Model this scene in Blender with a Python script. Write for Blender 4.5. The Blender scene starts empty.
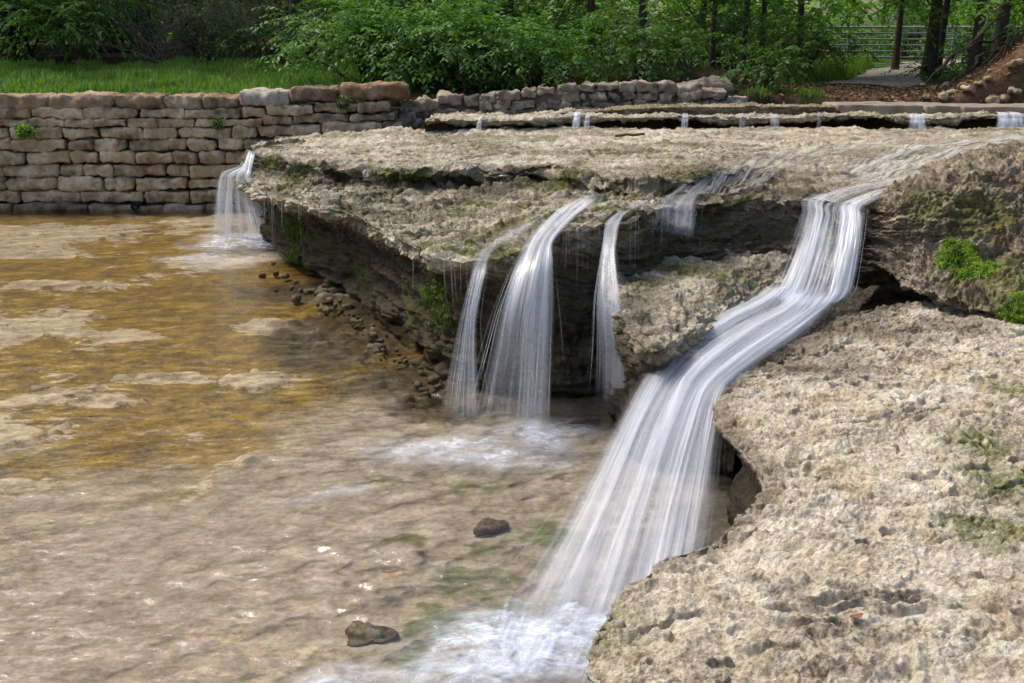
import bpy, math, random
import numpy as np
from mathutils import Vector

random.seed(7)
rng = np.random.default_rng(7)
S = bpy.context.scene
COL = S.collection
F32 = np.float32

# ------------------------------------------------------------------ camera
F = 1098.0
PITCH = math.radians(15.3)
CAM = np.array([0.0, 0.0, 2.4])
CP, SP = math.cos(PITCH), math.sin(PITCH)
RGT = np.array([1.0, 0, 0]); FWD = np.array([0, CP, -SP]); UPV = np.array([0, SP, CP])


def ray(px, py):
    return FWD + RGT * ((px - 512) / F) + UPV * ((341.5 - py) / F)


def P(px, py, z):                      # where a sight line meets the level z
    d = ray(px, py)
    return CAM + d * ((z - CAM[2]) / d[2])


def PY(px, py, y):                     # ... or the distance y
    d = ray(px, py)
    return CAM + d * (y / d[1])


def proj(v):
    r = v - CAM
    dz = r @ FWD
    dz = np.where(dz < 0.05, 0.05, dz)
    return 512 + F * (r @ RGT) / dz, 341.5 - F * (r @ UPV) / dz, dz


# ------------------------------------------------------------------ noise
_T = rng.random((64, 64, 64)).astype(F32) * 2 - 1
_TF = _T.ravel()


def vnoise(p):
    p = p.astype(F32)
    i = np.floor(p)
    f = p - i
    i = i.astype(np.int32)
    f = f * f * f * (f * (f * 6 - 15) + 10)
    x0 = (i[:, 0] & 63) << 12; x1 = ((i[:, 0] + 1) & 63) << 12
    y0 = (i[:, 1] & 63) << 6; y1 = ((i[:, 1] + 1) & 63) << 6
    z0 = i[:, 2] & 63; z1 = (i[:, 2] + 1) & 63
    fx, fy, fz = f[:, 0], f[:, 1], f[:, 2]

    def l(a, b, t):
        return a + (b - a) * t
    a = l(l(_TF[x0 + y0 + z0], _TF[x1 + y0 + z0], fx), l(_TF[x0 + y1 + z0], _TF[x1 + y1 + z0], fx), fy)
    b = l(l(_TF[x0 + y0 + z1], _TF[x1 + y0 + z1], fx), l(_TF[x0 + y1 + z1], _TF[x1 + y1 + z1], fx), fy)
    return l(a, b, fz)


_R = np.array([[0.36, 0.48, -0.8], [-0.8, 0.6, 0.0], [0.48, 0.64, 0.6]])


def fbm(p, octaves=4, gain=0.5, seed=0.0):
    q = p @ _R.T + seed * 7.31
    s = np.zeros(len(p), F32); a = 1.0; t = 0
    for k in range(octaves):
        s += a * vnoise(q); t += a
        a *= gain
        q = (q @ _R.T) * 2.03 + 11.7
    return s / t * 1.5


def ridge(p, octaves=3, seed=0.0):
    q = p @ _R.T + seed * 7.31
    s = np.zeros(len(p), F32); a = 1.0; t = 0
    for k in range(octaves):
        s += a * (1 - 2 * np.abs(vnoise(q)) * 1.4); t += a
        a *= 0.5
        q = (q @ _R.T) * 2.03 + 5.1
    return s / t


def sst(a, b, x):
    t = np.clip((x - a) / (b - a), 0, 1)
    return t * t * (3 - 2 * t)


# ------------------------------------------------------------------ object helpers
def tag(o, label=None, cat=None, group=None, kind=None):
    if label: o['label'] = label
    if cat: o['category'] = cat
    if group: o['group'] = group
    if kind: o['kind'] = kind
    return o


def empty(name, loc, label, cat, group=None):
    o = bpy.data.objects.new(name, None)
    o.empty_display_size = 0.2
    o.location = [float(c) for c in loc]
    COL.objects.link(o)
    return tag(o, label, cat, group)


def mesh_obj(name, v, faces, mat, parent=None, attrs=None, smooth=True, base=None, uv=None):
    """v (N,3) in world space; the object's origin is put at its own base."""
    v = np.asarray(v, dtype=np.float64)
    if parent is not None:
        org = np.array(parent.location)
        if parent.parent is not None:
            org = org + np.array(parent.parent.location)
    elif base is not None:
        org = np.asarray(base, float)
    else:
        org = np.array([(v[:, 0].min() + v[:, 0].max()) / 2, (v[:, 1].min() + v[:, 1].max()) / 2, v[:, 2].min()])
    me = bpy.data.meshes.new(name)
    faces = np.asarray(faces, dtype=np.int32)
    nf, k = faces.shape
    me.vertices.add(len(v)); me.vertices.foreach_set('co', (v - org).astype(F32).ravel())
    me.loops.add(nf * k); me.loops.foreach_set('vertex_index', faces.ravel())
    me.polygons.add(nf)
    me.polygons.foreach_set('loop_start', np.arange(0, nf * k, k, dtype=np.int32))
    me.polygons.foreach_set('loop_total', np.full(nf, k, dtype=np.int32))
    if smooth:
        me.polygons.foreach_set('use_smooth', np.ones(nf, dtype=bool))
    me.update(calc_edges=True)
    for an, av in (attrs or {}).items():
        at = me.attributes.new(an, 'FLOAT', 'POINT')
        at.data.foreach_set('value', np.asarray(av, dtype=F32).ravel())
    if uv is not None:
        at = me.attributes.new('flow', 'FLOAT_VECTOR', 'POINT')
        w = np.zeros((len(v), 3), F32); w[:, :2] = uv
        at.data.foreach_set('vector', w.ravel())
    if mat: me.materials.append(mat)
    o = bpy.data.objects.new(name, me)
    COL.objects.link(o)
    if parent is not None:
        o.parent = parent
    else:
        o.location = org
    return o


def grid_faces(nv, nu, off=0, wrap=False):
    cu = nu if wrap else nu - 1
    r = np.arange(nv - 1)[:, None] * nu; c = np.arange(cu)[None, :]
    c1 = (c + 1) % nu
    a = r + c; b = r + c1; d = r + nu + c; e = r + nu + c1
    return np.stack([a, b, e, d], -1).reshape(-1, 4) + off


def cr(A, t):
    """Catmull-Rom along axis 0 of A at the parameters t."""
    n = len(A)
    i = np.clip(np.floor(t).astype(int), 0, n - 2); f = t - i
    sh = (-1,) + (1,) * (A.ndim - 1)
    f = f.reshape(sh)
    p1 = A[i]; p2 = A[i + 1]
    p0 = np.where((i > 0).reshape(sh), A[np.maximum(i - 1, 0)], 2 * p1 - p2)
    p3 = np.where((i < n - 2).reshape(sh), A[np.minimum(i + 2, n - 1)], 2 * p2 - p1)
    m1 = (p2 - p0) * 0.42; m2 = (p3 - p1) * 0.42
    f2 = f * f; f3 = f2 * f
    return (2 * f3 - 3 * f2 + 1) * p1 + (f3 - 2 * f2 + f) * m1 + (-2 * f3 + 3 * f2) * p2 + (f3 - f2) * m2


def loft(rows, nu, vseg, ref=0, power=None):
    """rows (R,C,3) control points -> dense grid (nv,nu,3); vseg = steps between rows."""
    A = np.array(rows, dtype=float)
    R, C = A.shape[:2]
    tt = np.linspace(0, C - 1, 600)
    L = cr(A[ref], tt)
    # even spacing as seen from where a person stands: weight length by 1/distance
    d = np.linalg.norm(np.diff(L, axis=0), axis=1)
    mid = np.linalg.norm((L[1:] + L[:-1]) / 2 - CAM, axis=1)
    s = np.concatenate([[0], np.cumsum(d / mid)])
    tu = np.interp(np.linspace(0, s[-1], nu), s, tt)
    B = cr(np.swapaxes(A, 0, 1), tu)              # (nu,R,3)
    B = np.swapaxes(B, 0, 1)
    tv = []
    for k, n in enumerate(vseg):
        q = np.linspace(0, 1, n, endpoint=False)
        if power and k in power: q = 1 - (1 - q) ** power[k]
        tv.append(k + q)
    tv.append([R - 1])
    tv = np.concatenate(tv)
    return cr(B, tv), tu, tv


def normals(G):
    du = np.gradient(G, axis=1); dv = np.gradient(G, axis=0)
    n = np.cross(dv, du)
    l = np.linalg.norm(n, axis=2, keepdims=True)
    return n / np.maximum(l, 1e-9)


# ------------------------------------------------------------------ node helper
class NT:
    def __init__(s, name):
        s.m = bpy.data.materials.new(name); s.m.use_nodes = True
        s.t = s.m.node_tree; s.t.nodes.clear()
        s.out = s.t.nodes.new('ShaderNodeOutputMaterial')

    def n(s, typ, ins=None, **props):
        nd = s.t.nodes.new('ShaderNode' + typ)
        for k, v in props.items(): setattr(nd, k, v)
        for k, v in (ins or {}).items():
            sk = nd.inputs[k]
            if isinstance(v, bpy.types.NodeSocket): s.t.links.new(v, sk)
            else: sk.default_value = v
        return nd

    def pos(s): return s.n('NewGeometry').outputs['Position']

    def attr(s, name): return s.n('Attribute', attribute_name=name).outputs['Fac']

    def map(s, vec, scale=(1, 1, 1), loc=(0, 0, 0), rot=(0, 0, 0)):
        return s.n('Mapping', {'Vector': vec, 'Scale': scale, 'Location': loc, 'Rotation': rot}).outputs[0]

    def noise(s, vec, scale, detail=5, rough=0.55, dist=0.0):
        return s.n('TexNoise', {'Vector': vec, 'Scale': scale, 'Detail': detail, 'Roughness': rough, 'Distortion': dist}).outputs['Fac']

    def voro(s, vec, scale, feature='F1'):
        return s.n('TexVoronoi', {'Vector': vec, 'Scale': scale}, feature=feature).outputs['Distance']

    def ramp(s, fac, stops):
        nd = s.n('ValToRGB', {'Fac': fac}); e = nd.color_ramp.elements
        while len(e) < len(stops): e.new(0.5)
        for el, (p, c) in zip(e, stops):
            el.position = p
            el.color = (c, c, c, 1) if isinstance(c, (int, float)) else (*c, 1)
        return nd.outputs['Color']

    def mix(s, fac, a, b, mode='MIX'):
        nd = s.n('Mix', data_type='RGBA', blend_type=mode)
        for i, v in ((0, fac), (6, a), (7, b)):
            if isinstance(v, bpy.types.NodeSocket): s.t.links.new(v, nd.inputs[i])
            else: nd.inputs[i].default_value = (*v, 1) if isinstance(v, tuple) and len(v) == 3 else v
        return nd.outputs[2]

    def math(s, op, a, b=0.0, c=0.0, clamp=False):
        nd = s.n('Math', operation=op, use_clamp=clamp)
        for i, v in enumerate((a, b, c)):
            if isinstance(v, bpy.types.NodeSocket): s.t.links.new(v, nd.inputs[i])
            else: nd.inputs[i].default_value = v
        return nd.outputs[0]

    def bump(s, h, strength, dist, normal=None):
        i = {'Height': h, 'Strength': strength, 'Distance': dist}
        if normal is not None: i['Normal'] = normal
        return s.n('Bump', i).outputs['Normal']

    def done(s, shader):
        s.t.links.new(shader, s.out.inputs['Surface']); return s.m


def rock_material(name, dark, mid, pale, stretch=(.75, 1, 1.6), bumpd=0.02):
    t = NT(name); p = t.pos()
    big = t.noise(t.map(p, stretch), 1.9, 7, 0.65)
    med = t.noise(t.map(p, stretch, (3, 1, 7)), 9, 8, 0.68)
    fin = t.noise(t.map(p, (1, 1, 1), (9, 4, 2)), 55, 6, 0.6)
    f = t.math('ADD', t.math('MULTIPLY', big, 0.32), t.math('ADD', t.math('MULTIPLY', med, 0.36), t.math('MULTIPLY', fin, 0.32)))
    c = t.ramp(f, [(0.4, dark), (0.485, mid), (0.58, pale)])
    # iron-stained ochre patches and grey lichen
    o = t.ramp(t.noise(t.map(p, (1, 1, 1), (5, 5, 1)), 3.3, 5), [(0.55, 0.0), (0.72, 0.45)])
    c = t.mix(o, c, (mid[0] * 1.05, mid[1] * 0.88, mid[2] * 0.55))
    g = t.ramp(t.noise(t.map(p, (1, 1, 1), (1, 8, 3)), 6.5, 6), [(0.58, 0.0), (0.72, 0.35)])
    c = t.mix(g, c, (0.21, 0.19, 0.155))
    # lichen specks
    sp = t.ramp(t.noise(p, 130, 3), [(0.6, 0.0), (0.72, 0.6)])
    c = t.mix(sp, c, (dark[0] * 0.8, dark[1] * 0.8, dark[2] * 0.8))
    # moss and dark algae where the builder marks them, the step's painted shadow included
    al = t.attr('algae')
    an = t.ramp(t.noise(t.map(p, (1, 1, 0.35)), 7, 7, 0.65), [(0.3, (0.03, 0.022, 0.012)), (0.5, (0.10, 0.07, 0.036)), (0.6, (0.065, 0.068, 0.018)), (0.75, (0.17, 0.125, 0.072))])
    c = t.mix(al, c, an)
    ms = t.attr('moss')
    mn = t.ramp(t.noise(p, 40, 5), [(0.3, (0.035, 0.045, 0.008)), (0.6, (0.12, 0.135, 0.022)), (0.8, (0.2, 0.2, 0.05))])
    mk = t.math('MULTIPLY', ms, t.ramp(t.noise(p, 16, 6, 0.7), [(0.34, 0.0), (0.56, 1.0)]), clamp=True)
    c = t.mix(mk, c, mn)
    wt = t.attr('wet')
    c = t.mix(wt, c, t.mix(1.0, c, (0.36, 0.33, 0.29), 'MULTIPLY'))
    rg = t.math('SUBTRACT', 0.92, t.math('MULTIPLY', wt, 0.6))
    h = t.math('ADD', t.math('MULTIPLY', t.noise(p, 42, 8, 0.7), 1.0), t.math('MULTIPLY', t.noise(p, 150, 4, 0.6), 0.45))
    nb = t.bump(h, 1.0, bumpd)
    sp_l = t.math('ADD', t.math('MULTIPLY', wt, 0.16), 0.03)
    b = t.n('BsdfPrincipled', {'Base Color': c, 'Roughness': rg, 'Normal': nb, 'Specular IOR Level': sp_l})
    return t.done(b.outputs[0])


M = {}
M['rock'] = rock_material('pitted_limestone', (0.11, 0.09, 0.06), (0.315, 0.272, 0.195), (0.56, 0.515, 0.42), stretch=(.4, 1.1, 2.2))
M['rock_pale'] = rock_material('pale_limestone', (0.165, 0.13, 0.088), (0.44, 0.38, 0.285), (0.67, 0.615, 0.505))
M['rock_brown'] = rock_material('brown_limestone', (0.07, 0.054, 0.035), (0.19, 0.152, 0.1), (0.39, 0.335, 0.25))


def block_material(name, dark, mid, pale):
    t = NT(name); p = t.pos()
    rnd = t.n('ObjectInfo').outputs['Random']
    f = t.math('ADD', t.noise(p, 5, 6, 0.6), t.math('MULTIPLY', t.math('SUBTRACT', rnd, 0.5), 0.16))
    c = t.ramp(f, [(0.32, dark), (0.5, mid), (0.68, pale)])
    o = t.ramp(t.math('ADD', t.noise(t.map(p, loc=(4, 2, 1)), 2.2, 4), t.math('MULTIPLY', rnd, 0.1)), [(0.58, 0.0), (0.7, 0.6)])
    c = t.mix(o, c, (0.29, 0.21, 0.11))
    s2 = t.ramp(t.noise(p, 24, 5), [(0.55, 0.0), (0.7, 0.55)])
    c = t.mix(s2, c, dark)
    wt = t.attr('wet')
    c = t.mix(wt, c, t.mix(1.0, c, (0.5, 0.5, 0.52), 'MULTIPLY'))
    nb = t.bump(t.noise(p, 38, 8, 0.7), 0.8, 0.02)
    b = t.n('BsdfPrincipled', {'Base Color': c, 'Roughness': 0.95, 'Normal': nb, 'Specular IOR Level': 0.05})
    return t.done(b.outputs[0])


M['block'] = block_material('wall_block', (0.13, 0.1, 0.062), (0.35, 0.275, 0.18), (0.53, 0.445, 0.32))
M['cap'] = block_material('cap_stone', (0.09, 0.06, 0.042), (0.215, 0.155, 0.105), (0.35, 0.28, 0.2))
M['cap_grey'] = block_material('grey_cap_stone', (0.15, 0.135, 0.12), (0.28, 0.255, 0.22), (0.42, 0.39, 0.34))
M['cap_rust'] = block_material('rust_cap_stone', (0.12, 0.075, 0.04), (0.25, 0.165, 0.095), (0.36, 0.265, 0.175))
M['rubble'] = block_material('rubble_stone', (0.12, 0.1, 0.078), (0.245, 0.205, 0.16), (0.38, 0.33, 0.27))


def simple(name, c, rough=0.8, var=0.25, scale=12.0, bump=0.0, spec=0.08):
    t = NT(name); p = t.pos()
    f = t.noise(p, scale, 5)
    cc = t.ramp(f, [(0.3, tuple(x * (1 - var) for x in c)), (0.7, tuple(min(1, x * (1 + var)) for x in c))])
    i = {'Base Color': cc, 'Roughness': rough, 'Specular IOR Level': spec}
    if bump: i['Normal'] = t.bump(t.noise(p, scale * 3, 6, 0.65), 0.7, bump)
    return t.done(t.n('BsdfPrincipled', i).outputs[0])


M['bark'] = simple('bark', (0.055, 0.044, 0.033), 0.95, 0.45, 14, 0.03)
M['twig'] = simple('bare_twig', (0.19, 0.155, 0.115), 0.95, 0.3, 9)
M['metal'] = simple('fence_pipe', (0.22, 0.24, 0.22), 0.6, 0.15, 6)
M['concrete'] = simple('weathered_concrete', (0.205, 0.172, 0.132), 0.9, 0.3, 4, 0.01)
M['mortar'] = simple('mortar', (0.16, 0.135, 0.105), 0.95, 0.25, 9, 0.02)
M['pipe'] = simple('black_pipe', (0.012, 0.012, 0.013), 0.5, 0.1)
M['dead_leaf'] = simple('dead_leaf', (0.2, 0.09, 0.05), 0.7, 0.35, 60)
M['petal'] = simple('petal', (0.33, 0.25, 0.62), 0.6, 0.15, 80)
M['stick'] = simple('stick', (0.075, 0.055, 0.04), 0.9, 0.3, 30)


def leaf_material(name, cols, transl=0.35):
    t = NT(name)
    lc = t.attr('lc')
    c = t.ramp(lc, [(i / (len(cols) - 1), k) for i, k in enumerate(cols)])
    d = t.n('BsdfPrincipled', {'Base Color': c, 'Roughness': 0.55, 'Specular IOR Level': 0.3})
    tc = t.mix(1.0, c, (1.5, 1.6, 0.6), 'MULTIPLY')
    tr = t.n('BsdfTranslucent', {'Color': tc})
    mx = t.n('MixShader', {0: transl, 1: d.outputs[0], 2: tr.outputs[0]})
    return t.done(mx.outputs[0])


M['leaf'] = leaf_material('green_leaf', [(0.032, 0.075, 0.016), (0.068, 0.16, 0.03), (0.115, 0.235, 0.042)])
M['leaf_dark'] = leaf_material('dark_leaf', [(0.02, 0.046, 0.012), (0.042, 0.094, 0.022), (0.07, 0.15, 0.03)])
M['leaf_bright'] = leaf_material('bright_leaf', [(0.065, 0.14, 0.02), (0.11, 0.22, 0.03), (0.16, 0.28, 0.045)], 0.5)
M['leaf_olive'] = leaf_material('olive_leaf', [(0.03, 0.045, 0.016), (0.06, 0.085, 0.028), (0.1, 0.12, 0.045)], 0.3)
M['grass'] = leaf_material('grass_blade', [(0.065, 0.13, 0.022), (0.11, 0.2, 0.036), (0.16, 0.26, 0.06)], 0.35)
M['grass_bright'] = leaf_material('meadow_grass', [(0.075, 0.14, 0.018), (0.11, 0.2, 0.025), (0.16, 0.25, 0.04)], 0.4)
M['moss'] = leaf_material('bright_moss', [(0.035, 0.075, 0.004), (0.11, 0.21, 0.008), (0.21, 0.32, 0.018)], 0.4)


M['moss_dull'] = leaf_material('dull_moss', [(0.03, 0.055, 0.006), (0.065, 0.11, 0.01), (0.11, 0.16, 0.02)], 0.3)


def ground_material():
    t = NT('ground'); p = t.pos()
    gr = t.ramp(t.noise(p, 3, 6), [(0.3, (0.03, 0.06, 0.015)), (0.7, (0.06, 0.11, 0.025))])
    lt = t.ramp(t.noise(p, 9, 8, 0.7), [(0.3, (0.06, 0.036, 0.021)), (0.5, (0.135, 0.08, 0.048)), (0.66, (0.21, 0.14, 0.088)), (0.8, (0.3, 0.23, 0.155))])
    di = t.ramp(t.noise(p, 5, 7, 0.65), [(0.3, (0.022, 0.018, 0.01)), (0.7, (0.05, 0.04, 0.02))])
    c = t.mix(t.attr('litter'), di, lt)
    c = t.mix(t.attr('grassy'), c, gr)
    b = t.n('BsdfPrincipled', {'Base Color': c, 'Roughness': 0.95, 'Normal': t.bump(t.noise(p, 25, 8, 0.7), 1.0, 0.05), 'Specular IOR Level': 0.03})
    return t.done(b.outputs[0])


def path_material():
    t = NT('gravel_path'); p = t.pos()
    c = t.ramp(t.noise(p, 7, 8, 0.7), [(0.3, (0.13, 0.105, 0.08)), (0.7, (0.24, 0.205, 0.165))])
    b = t.n('BsdfPrincipled', {'Base Color': c, 'Roughness': 0.95, 'Normal': t.bump(t.noise(p, 40, 6), 0.7, 0.02)})
    return t.done(b.outputs[0])


def bed_material():
    t = NT('stream_bed'); p = t.pos()
    n1 = t.noise(p, 5.5, 8, 0.65); n2 = t.noise(t.map(p, loc=(3, 3, 3)), 34, 6, 0.65)
    f = t.math('ADD', t.math('MULTIPLY', n1, 0.55), t.math('MULTIPLY', n2, 0.45))
    gold = t.ramp(f, [(0.37, (0.04, 0.024, 0.003)), (0.5, (0.185, 0.118, 0.009)), (0.63, (0.35, 0.25, 0.03))])
    tan = t.ramp(f, [(0.34, (0.14, 0.122, 0.1)), (0.5, (0.285, 0.252, 0.212)), (0.66, (0.43, 0.395, 0.35))])
    c = t.mix(t.attr('gold'), tan, gold)
    gv = t.ramp(f, [(0.32, (0.19, 0.155, 0.11)), (0.55, (0.47, 0.41, 0.32)), (0.7, (0.62, 0.56, 0.47))])
    pk = t.math('ADD', t.attr('pale'), t.math('MULTIPLY', t.math('SUBTRACT', t.noise(t.map(p, (.8, 1.9, 1), (7, 2, 0)), 6, 9, 0.74), 0.5), 2.6))
    pk = t.ramp(pk, [(0.46, 0.0), (0.56, 1.0)])
    c = t.mix(pk, c, gv)
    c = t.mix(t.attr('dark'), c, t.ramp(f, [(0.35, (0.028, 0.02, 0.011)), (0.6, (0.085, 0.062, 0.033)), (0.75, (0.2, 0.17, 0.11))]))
    ga = t.ramp(t.noise(t.map(p, (1, 2.2, 1), rot=(0, 0, 0.5)), 20, 6, 0.7), [(0.3, (0.03, 0.04, 0.012)), (0.55, (0.1, 0.125, 0.035)), (0.75, (0.24, 0.26, 0.1))])
    c = t.mix(t.attr('algae'), c, ga)
    b = t.n('BsdfPrincipled', {'Base Color': c, 'Roughness': 0.9, 'Normal': t.bump(t.noise(p, 30, 8, 0.7), 0.8, 0.02)})
    return t.done(b.outputs[0])


def pool_material():
    t = NT('pool_water'); p = t.pos()
    h = t.math('ADD', t.math('MULTIPLY', t.noise(t.map(p, (1.0, 1.7, 1), rot=(0, 0, 0.35)), 7.5, 5, 0.6, 0.8), 0.7),
               t.math('MULTIPLY', t.noise(t.map(p, (1, 1.6, 1), rot=(0, 0, 0.35)), 21, 4, 0.6, 0.5), 0.3))
    nb = t.bump(h, 0.6, 0.02)
    fr = t.n('Fresnel', {'IOR': 1.42, 'Normal': nb}).outputs[0]
    tr = t.n('BsdfTransparent', {'Color': (0.93, 0.9, 0.82, 1)})
    gl = t.n('BsdfGlossy', {'Roughness': 0.09, 'Normal': nb, 'Color': (1, 1, 1, 1)})
    return t.done(t.n('MixShader', {0: fr, 1: tr.outputs[0], 2: gl.outputs[0]}).outputs[0])


def fall_material(name, col, soft=False):
    t = NT(name)
    uv = t.n('Attribute', attribute_name='flow').outputs['Vector']
    s1 = t.noise(t.map(uv, (1, 0.02, 1)), 36, 3, 0.55, 0.1)
    s2 = t.noise(t.map(uv, (1, 0.05, 1), (3.3, 1.1, 0)), 95, 2, 0.5)
    st = t.math('ADD', t.math('MULTIPLY', s1, 0.75), t.math('MULTIPLY', s2, 0.25))
    st = t.ramp(st, [(0.28, 0.38), (0.5, 0.64), (0.7, 1.05)])
    a = t.math('MULTIPLY', t.attr('dens'), st, clamp=True)
    df = t.n('BsdfDiffuse', {'Color': (*col, 1)})  # col carries a slight blue tint for the reflected sky
    tl = t.n('BsdfTranslucent', {'Color': (*col, 1)})
    gl = t.n('BsdfGlossy', {'Color': (1, 1, 1, 1), 'Roughness': 0.3, 'Normal': t.bump(st, 0.6, 0.01)})
    b = t.n('MixShader', {0: 0.42, 1: df.outputs[0], 2: tl.outputs[0]})
    b2 = t.n('MixShader', {0: 0.1, 1: b.outputs[0], 2: gl.outputs[0]})
    tr = t.n('BsdfTransparent', {'Color': (0.97, 0.98, 1, 1)})
    return t.done(t.n('MixShader', {0: a, 1: tr.outputs[0], 2: b2.outputs[0]}).outputs[0])


def foam_material():
    t = NT('foam_white'); p = t.pos()
    f = t.math('ADD', t.math('MULTIPLY', t.noise(t.map(p, (1, 1.5, 1), rot=(0, 0, 0.6)), 9, 7, 0.68, 0.7), 0.7),
               t.math('MULTIPLY', t.noise(t.map(p, (1, 2.4, 1), rot=(0, 0, 0.6)), 30, 5, 0.65, 0.4), 0.3))
    a = t.math('MULTIPLY', t.attr('dens'), t.ramp(f, [(0.37, 0.03), (0.5, 0.5), (0.63, 1.25)]), clamp=True)
    df = t.n('BsdfDiffuse', {'Color': (0.74, 0.8, 0.9, 1)})
    tl = t.n('BsdfTranslucent', {'Color': (0.7, 0.77, 0.88, 1)})
    b = t.n('MixShader', {0: 0.3, 1: df.outputs[0], 2: tl.outputs[0]})
    tr = t.n('BsdfTransparent')
    return t.done(t.n('MixShader', {0: a, 1: tr.outputs[0], 2: b.outputs[0]}).outputs[0])


M['ground'] = ground_material(); M['path'] = path_material(); M['bed'] = bed_material()
M['pool'] = pool_material(); M['fall'] = fall_material('falling_water', (0.84, 0.87, 0.92)); M['foam'] = foam_material()


def film_material():
    """thin pale water sliding over stone, wet glare included in its colour"""
    t = NT('sliding_water'); uv = t.n('Attribute', attribute_name='flow').outputs['Vector']
    st = t.noise(t.map(uv, (1, 0.07, 1)), 40, 5, 0.6, 0.2)
    a = t.math('MULTIPLY', t.attr('dens'), t.ramp(st, [(0.3, 0.1), (0.5, 0.6), (0.65, 1.1)]), clamp=True)
    df = t.n('BsdfDiffuse', {'Color': (0.7, 0.67, 0.62, 1)})  # pale colour for white water, with the wet glare put into it
    nb = t.bump(st, 0.6, 0.02)
    gl = t.n('BsdfGlossy', {'Color': (1, 1, 1, 1), 'Roughness': 0.22, 'Normal': nb})
    b = t.n('MixShader', {0: 0.45, 1: df.outputs[0], 2: gl.outputs[0]})
    tr = t.n('BsdfTransparent', {'Color': (0.95, 0.94, 0.92, 1)})
    return t.done(t.n('MixShader', {0: a, 1: tr.outputs[0], 2: b.outputs[0]}).outputs[0])


M['film'] = film_material()

# ------------------------------------------------------------------ terrain
def rise_line(x):
    return 16.62 + sst(-1.9, -0.6, x) * 0.75 + sst(2.5, 4.5, x) * 0.1


def gz(x, y):
    x = np.asarray(x, float); y = np.asarray(y, float)
    yr = rise_line(x)
    up = sst(-0.15, 0.15, y - yr)
    lf = 1 - sst(-2.0, 3.0, x)
    d = np.clip(y - yr, 0, None)
    hi = 1.56 + lf * (0.06 * np.minimum(d, 9) + 0.02 * np.clip(d - 9, 0, 20)) + (1 - lf) * 0.004 * np.minimum(d, 40)
    hi = hi + sst(-1, 3, x) * (1 - sst(3.4, 5.2, x)) * sst(17.6, 20.0, y) * (1 - sst(24, 30, y)) * 0.35
    hi = hi + np.minimum(np.clip(x - .388 * y, 0, 5) ** 1.15 * 0.62, 1.5) * sst(16.6, 18.0, y) * (1 - sst(24, 30, y))
    lo = -0.75
    z = lo + (hi - lo) * up
    side = np.maximum(sst(11, 14, np.abs(x)), sst(7, 10, -y))
    z = np.where(y < yr + 0.2, np.maximum(z, lo + side * 2.6), z)
    n = fbm(np.stack([x.ravel() * 0.5, y.ravel() * 0.5, np.zeros(x.size)], 1), 3).reshape(x.shape) + .6 * fbm(np.stack([x.ravel() * 1.7, y.ravel() * 1.7, np.ones(x.size)], 1), 3).reshape(x.shape) * (1 - sst(-2, 2, x))
    return z + n * 0.06 * up * (1 - sst(40, 80, np.hypot(x, y)))


def build_ground():
    def ax(lo, hi, fine0, fine1, nf, nc):
        a = fine0 - np.geomspace(0.4, fine0 - lo, nc)[::-1]
        b = np.linspace(fine0, fine1, nf)
        c = fine1 + np.geomspace(0.4, hi - fine1, nc)
        return np.concatenate([a, b, c])
    X, Y = np.meshgrid(ax(-900, 900, -14, 16, 300, 18), ax(-300, 1500, 15.5, 34, 260, 18))
    Z = gz(X, Y)
    v = np.stack([X, Y, Z], -1).reshape(-1, 3)
    x, y = v[:, 0], v[:, 1]
    n = fbm(np.stack([x, y, 0 * x], 1) * 0.9, 4, seed=3)
    lit = sst(3.6, 5.0, x + n * 0.7) * (1 - sst(21.5, 24, y + n * 1.2)) + 0.55 * sst(3.0, 6.0, x) * (1 - sst(4.8, 6.6, x)) * sst(20, 21, y) * (1 - sst(30, 40, y))
    lit = np.clip(lit, 0, 1)
    gra = (1 - sst(-2.6, -1.4, x + n)) * (1 - sst(20.5, 23.0, y + n))
    gra = np.maximum(gra, sst(5.0, 6.0, x + n * 0.8) * sst(22.5, 25, y + n) * (1 - sst(14, 18, x)))
    gra = np.maximum(gra, sst(45, 60, np.hypot(x, y)))
    o = mesh_obj('ground', v, grid_faces(*X.shape), M['ground'], attrs={'litter': lit, 'grassy': np.clip(gra, 0, 1)}, base=(0, 0, 0))
    tag(o, kind='structure')
    # the footpath, a sheet just above the ground
    cl = [PY(856, 80, 21)[:2], PY(878, 77, 22.5)[:2], PY(890, 73, 25)[:2], PY(905, 68, 31)[:2], PY(935, 64, 40)[:2], PY(990, 62, 52)[:2]]
    cl = cr(np.array(cl), np.linspace(0, 5, 120))
    tg = np.gradient(cl, axis=0); tg /= np.linalg.norm(tg, axis=1, keepdims=True)
    nr = np.stack([tg[:, 1], -tg[:, 0]], 1)
    w = np.linspace(-.8, .8, 15)
    wob = fbm(np.stack([cl[:, 0], cl[:, 1], 0 * cl[:, 0]], 1) * 1.1, 3)[:, None] * 0.25
    G = cl[:, None, :] + nr[:, None, :] * (w[None, :, None] * (1.0 + wob[..., None]))
    zz = gz(G[..., 0], G[..., 1]) + 0.03 * (1 - w[None, :] ** 4) + 0.0
    v = np.concatenate([G, zz[..., None]], -1).reshape(-1, 3)
    tag(mesh_obj('path', v, grid_faces(120, 15), M['path'], base=(cl[0, 0], cl[0, 1], 1.6)), kind='structure')


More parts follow.
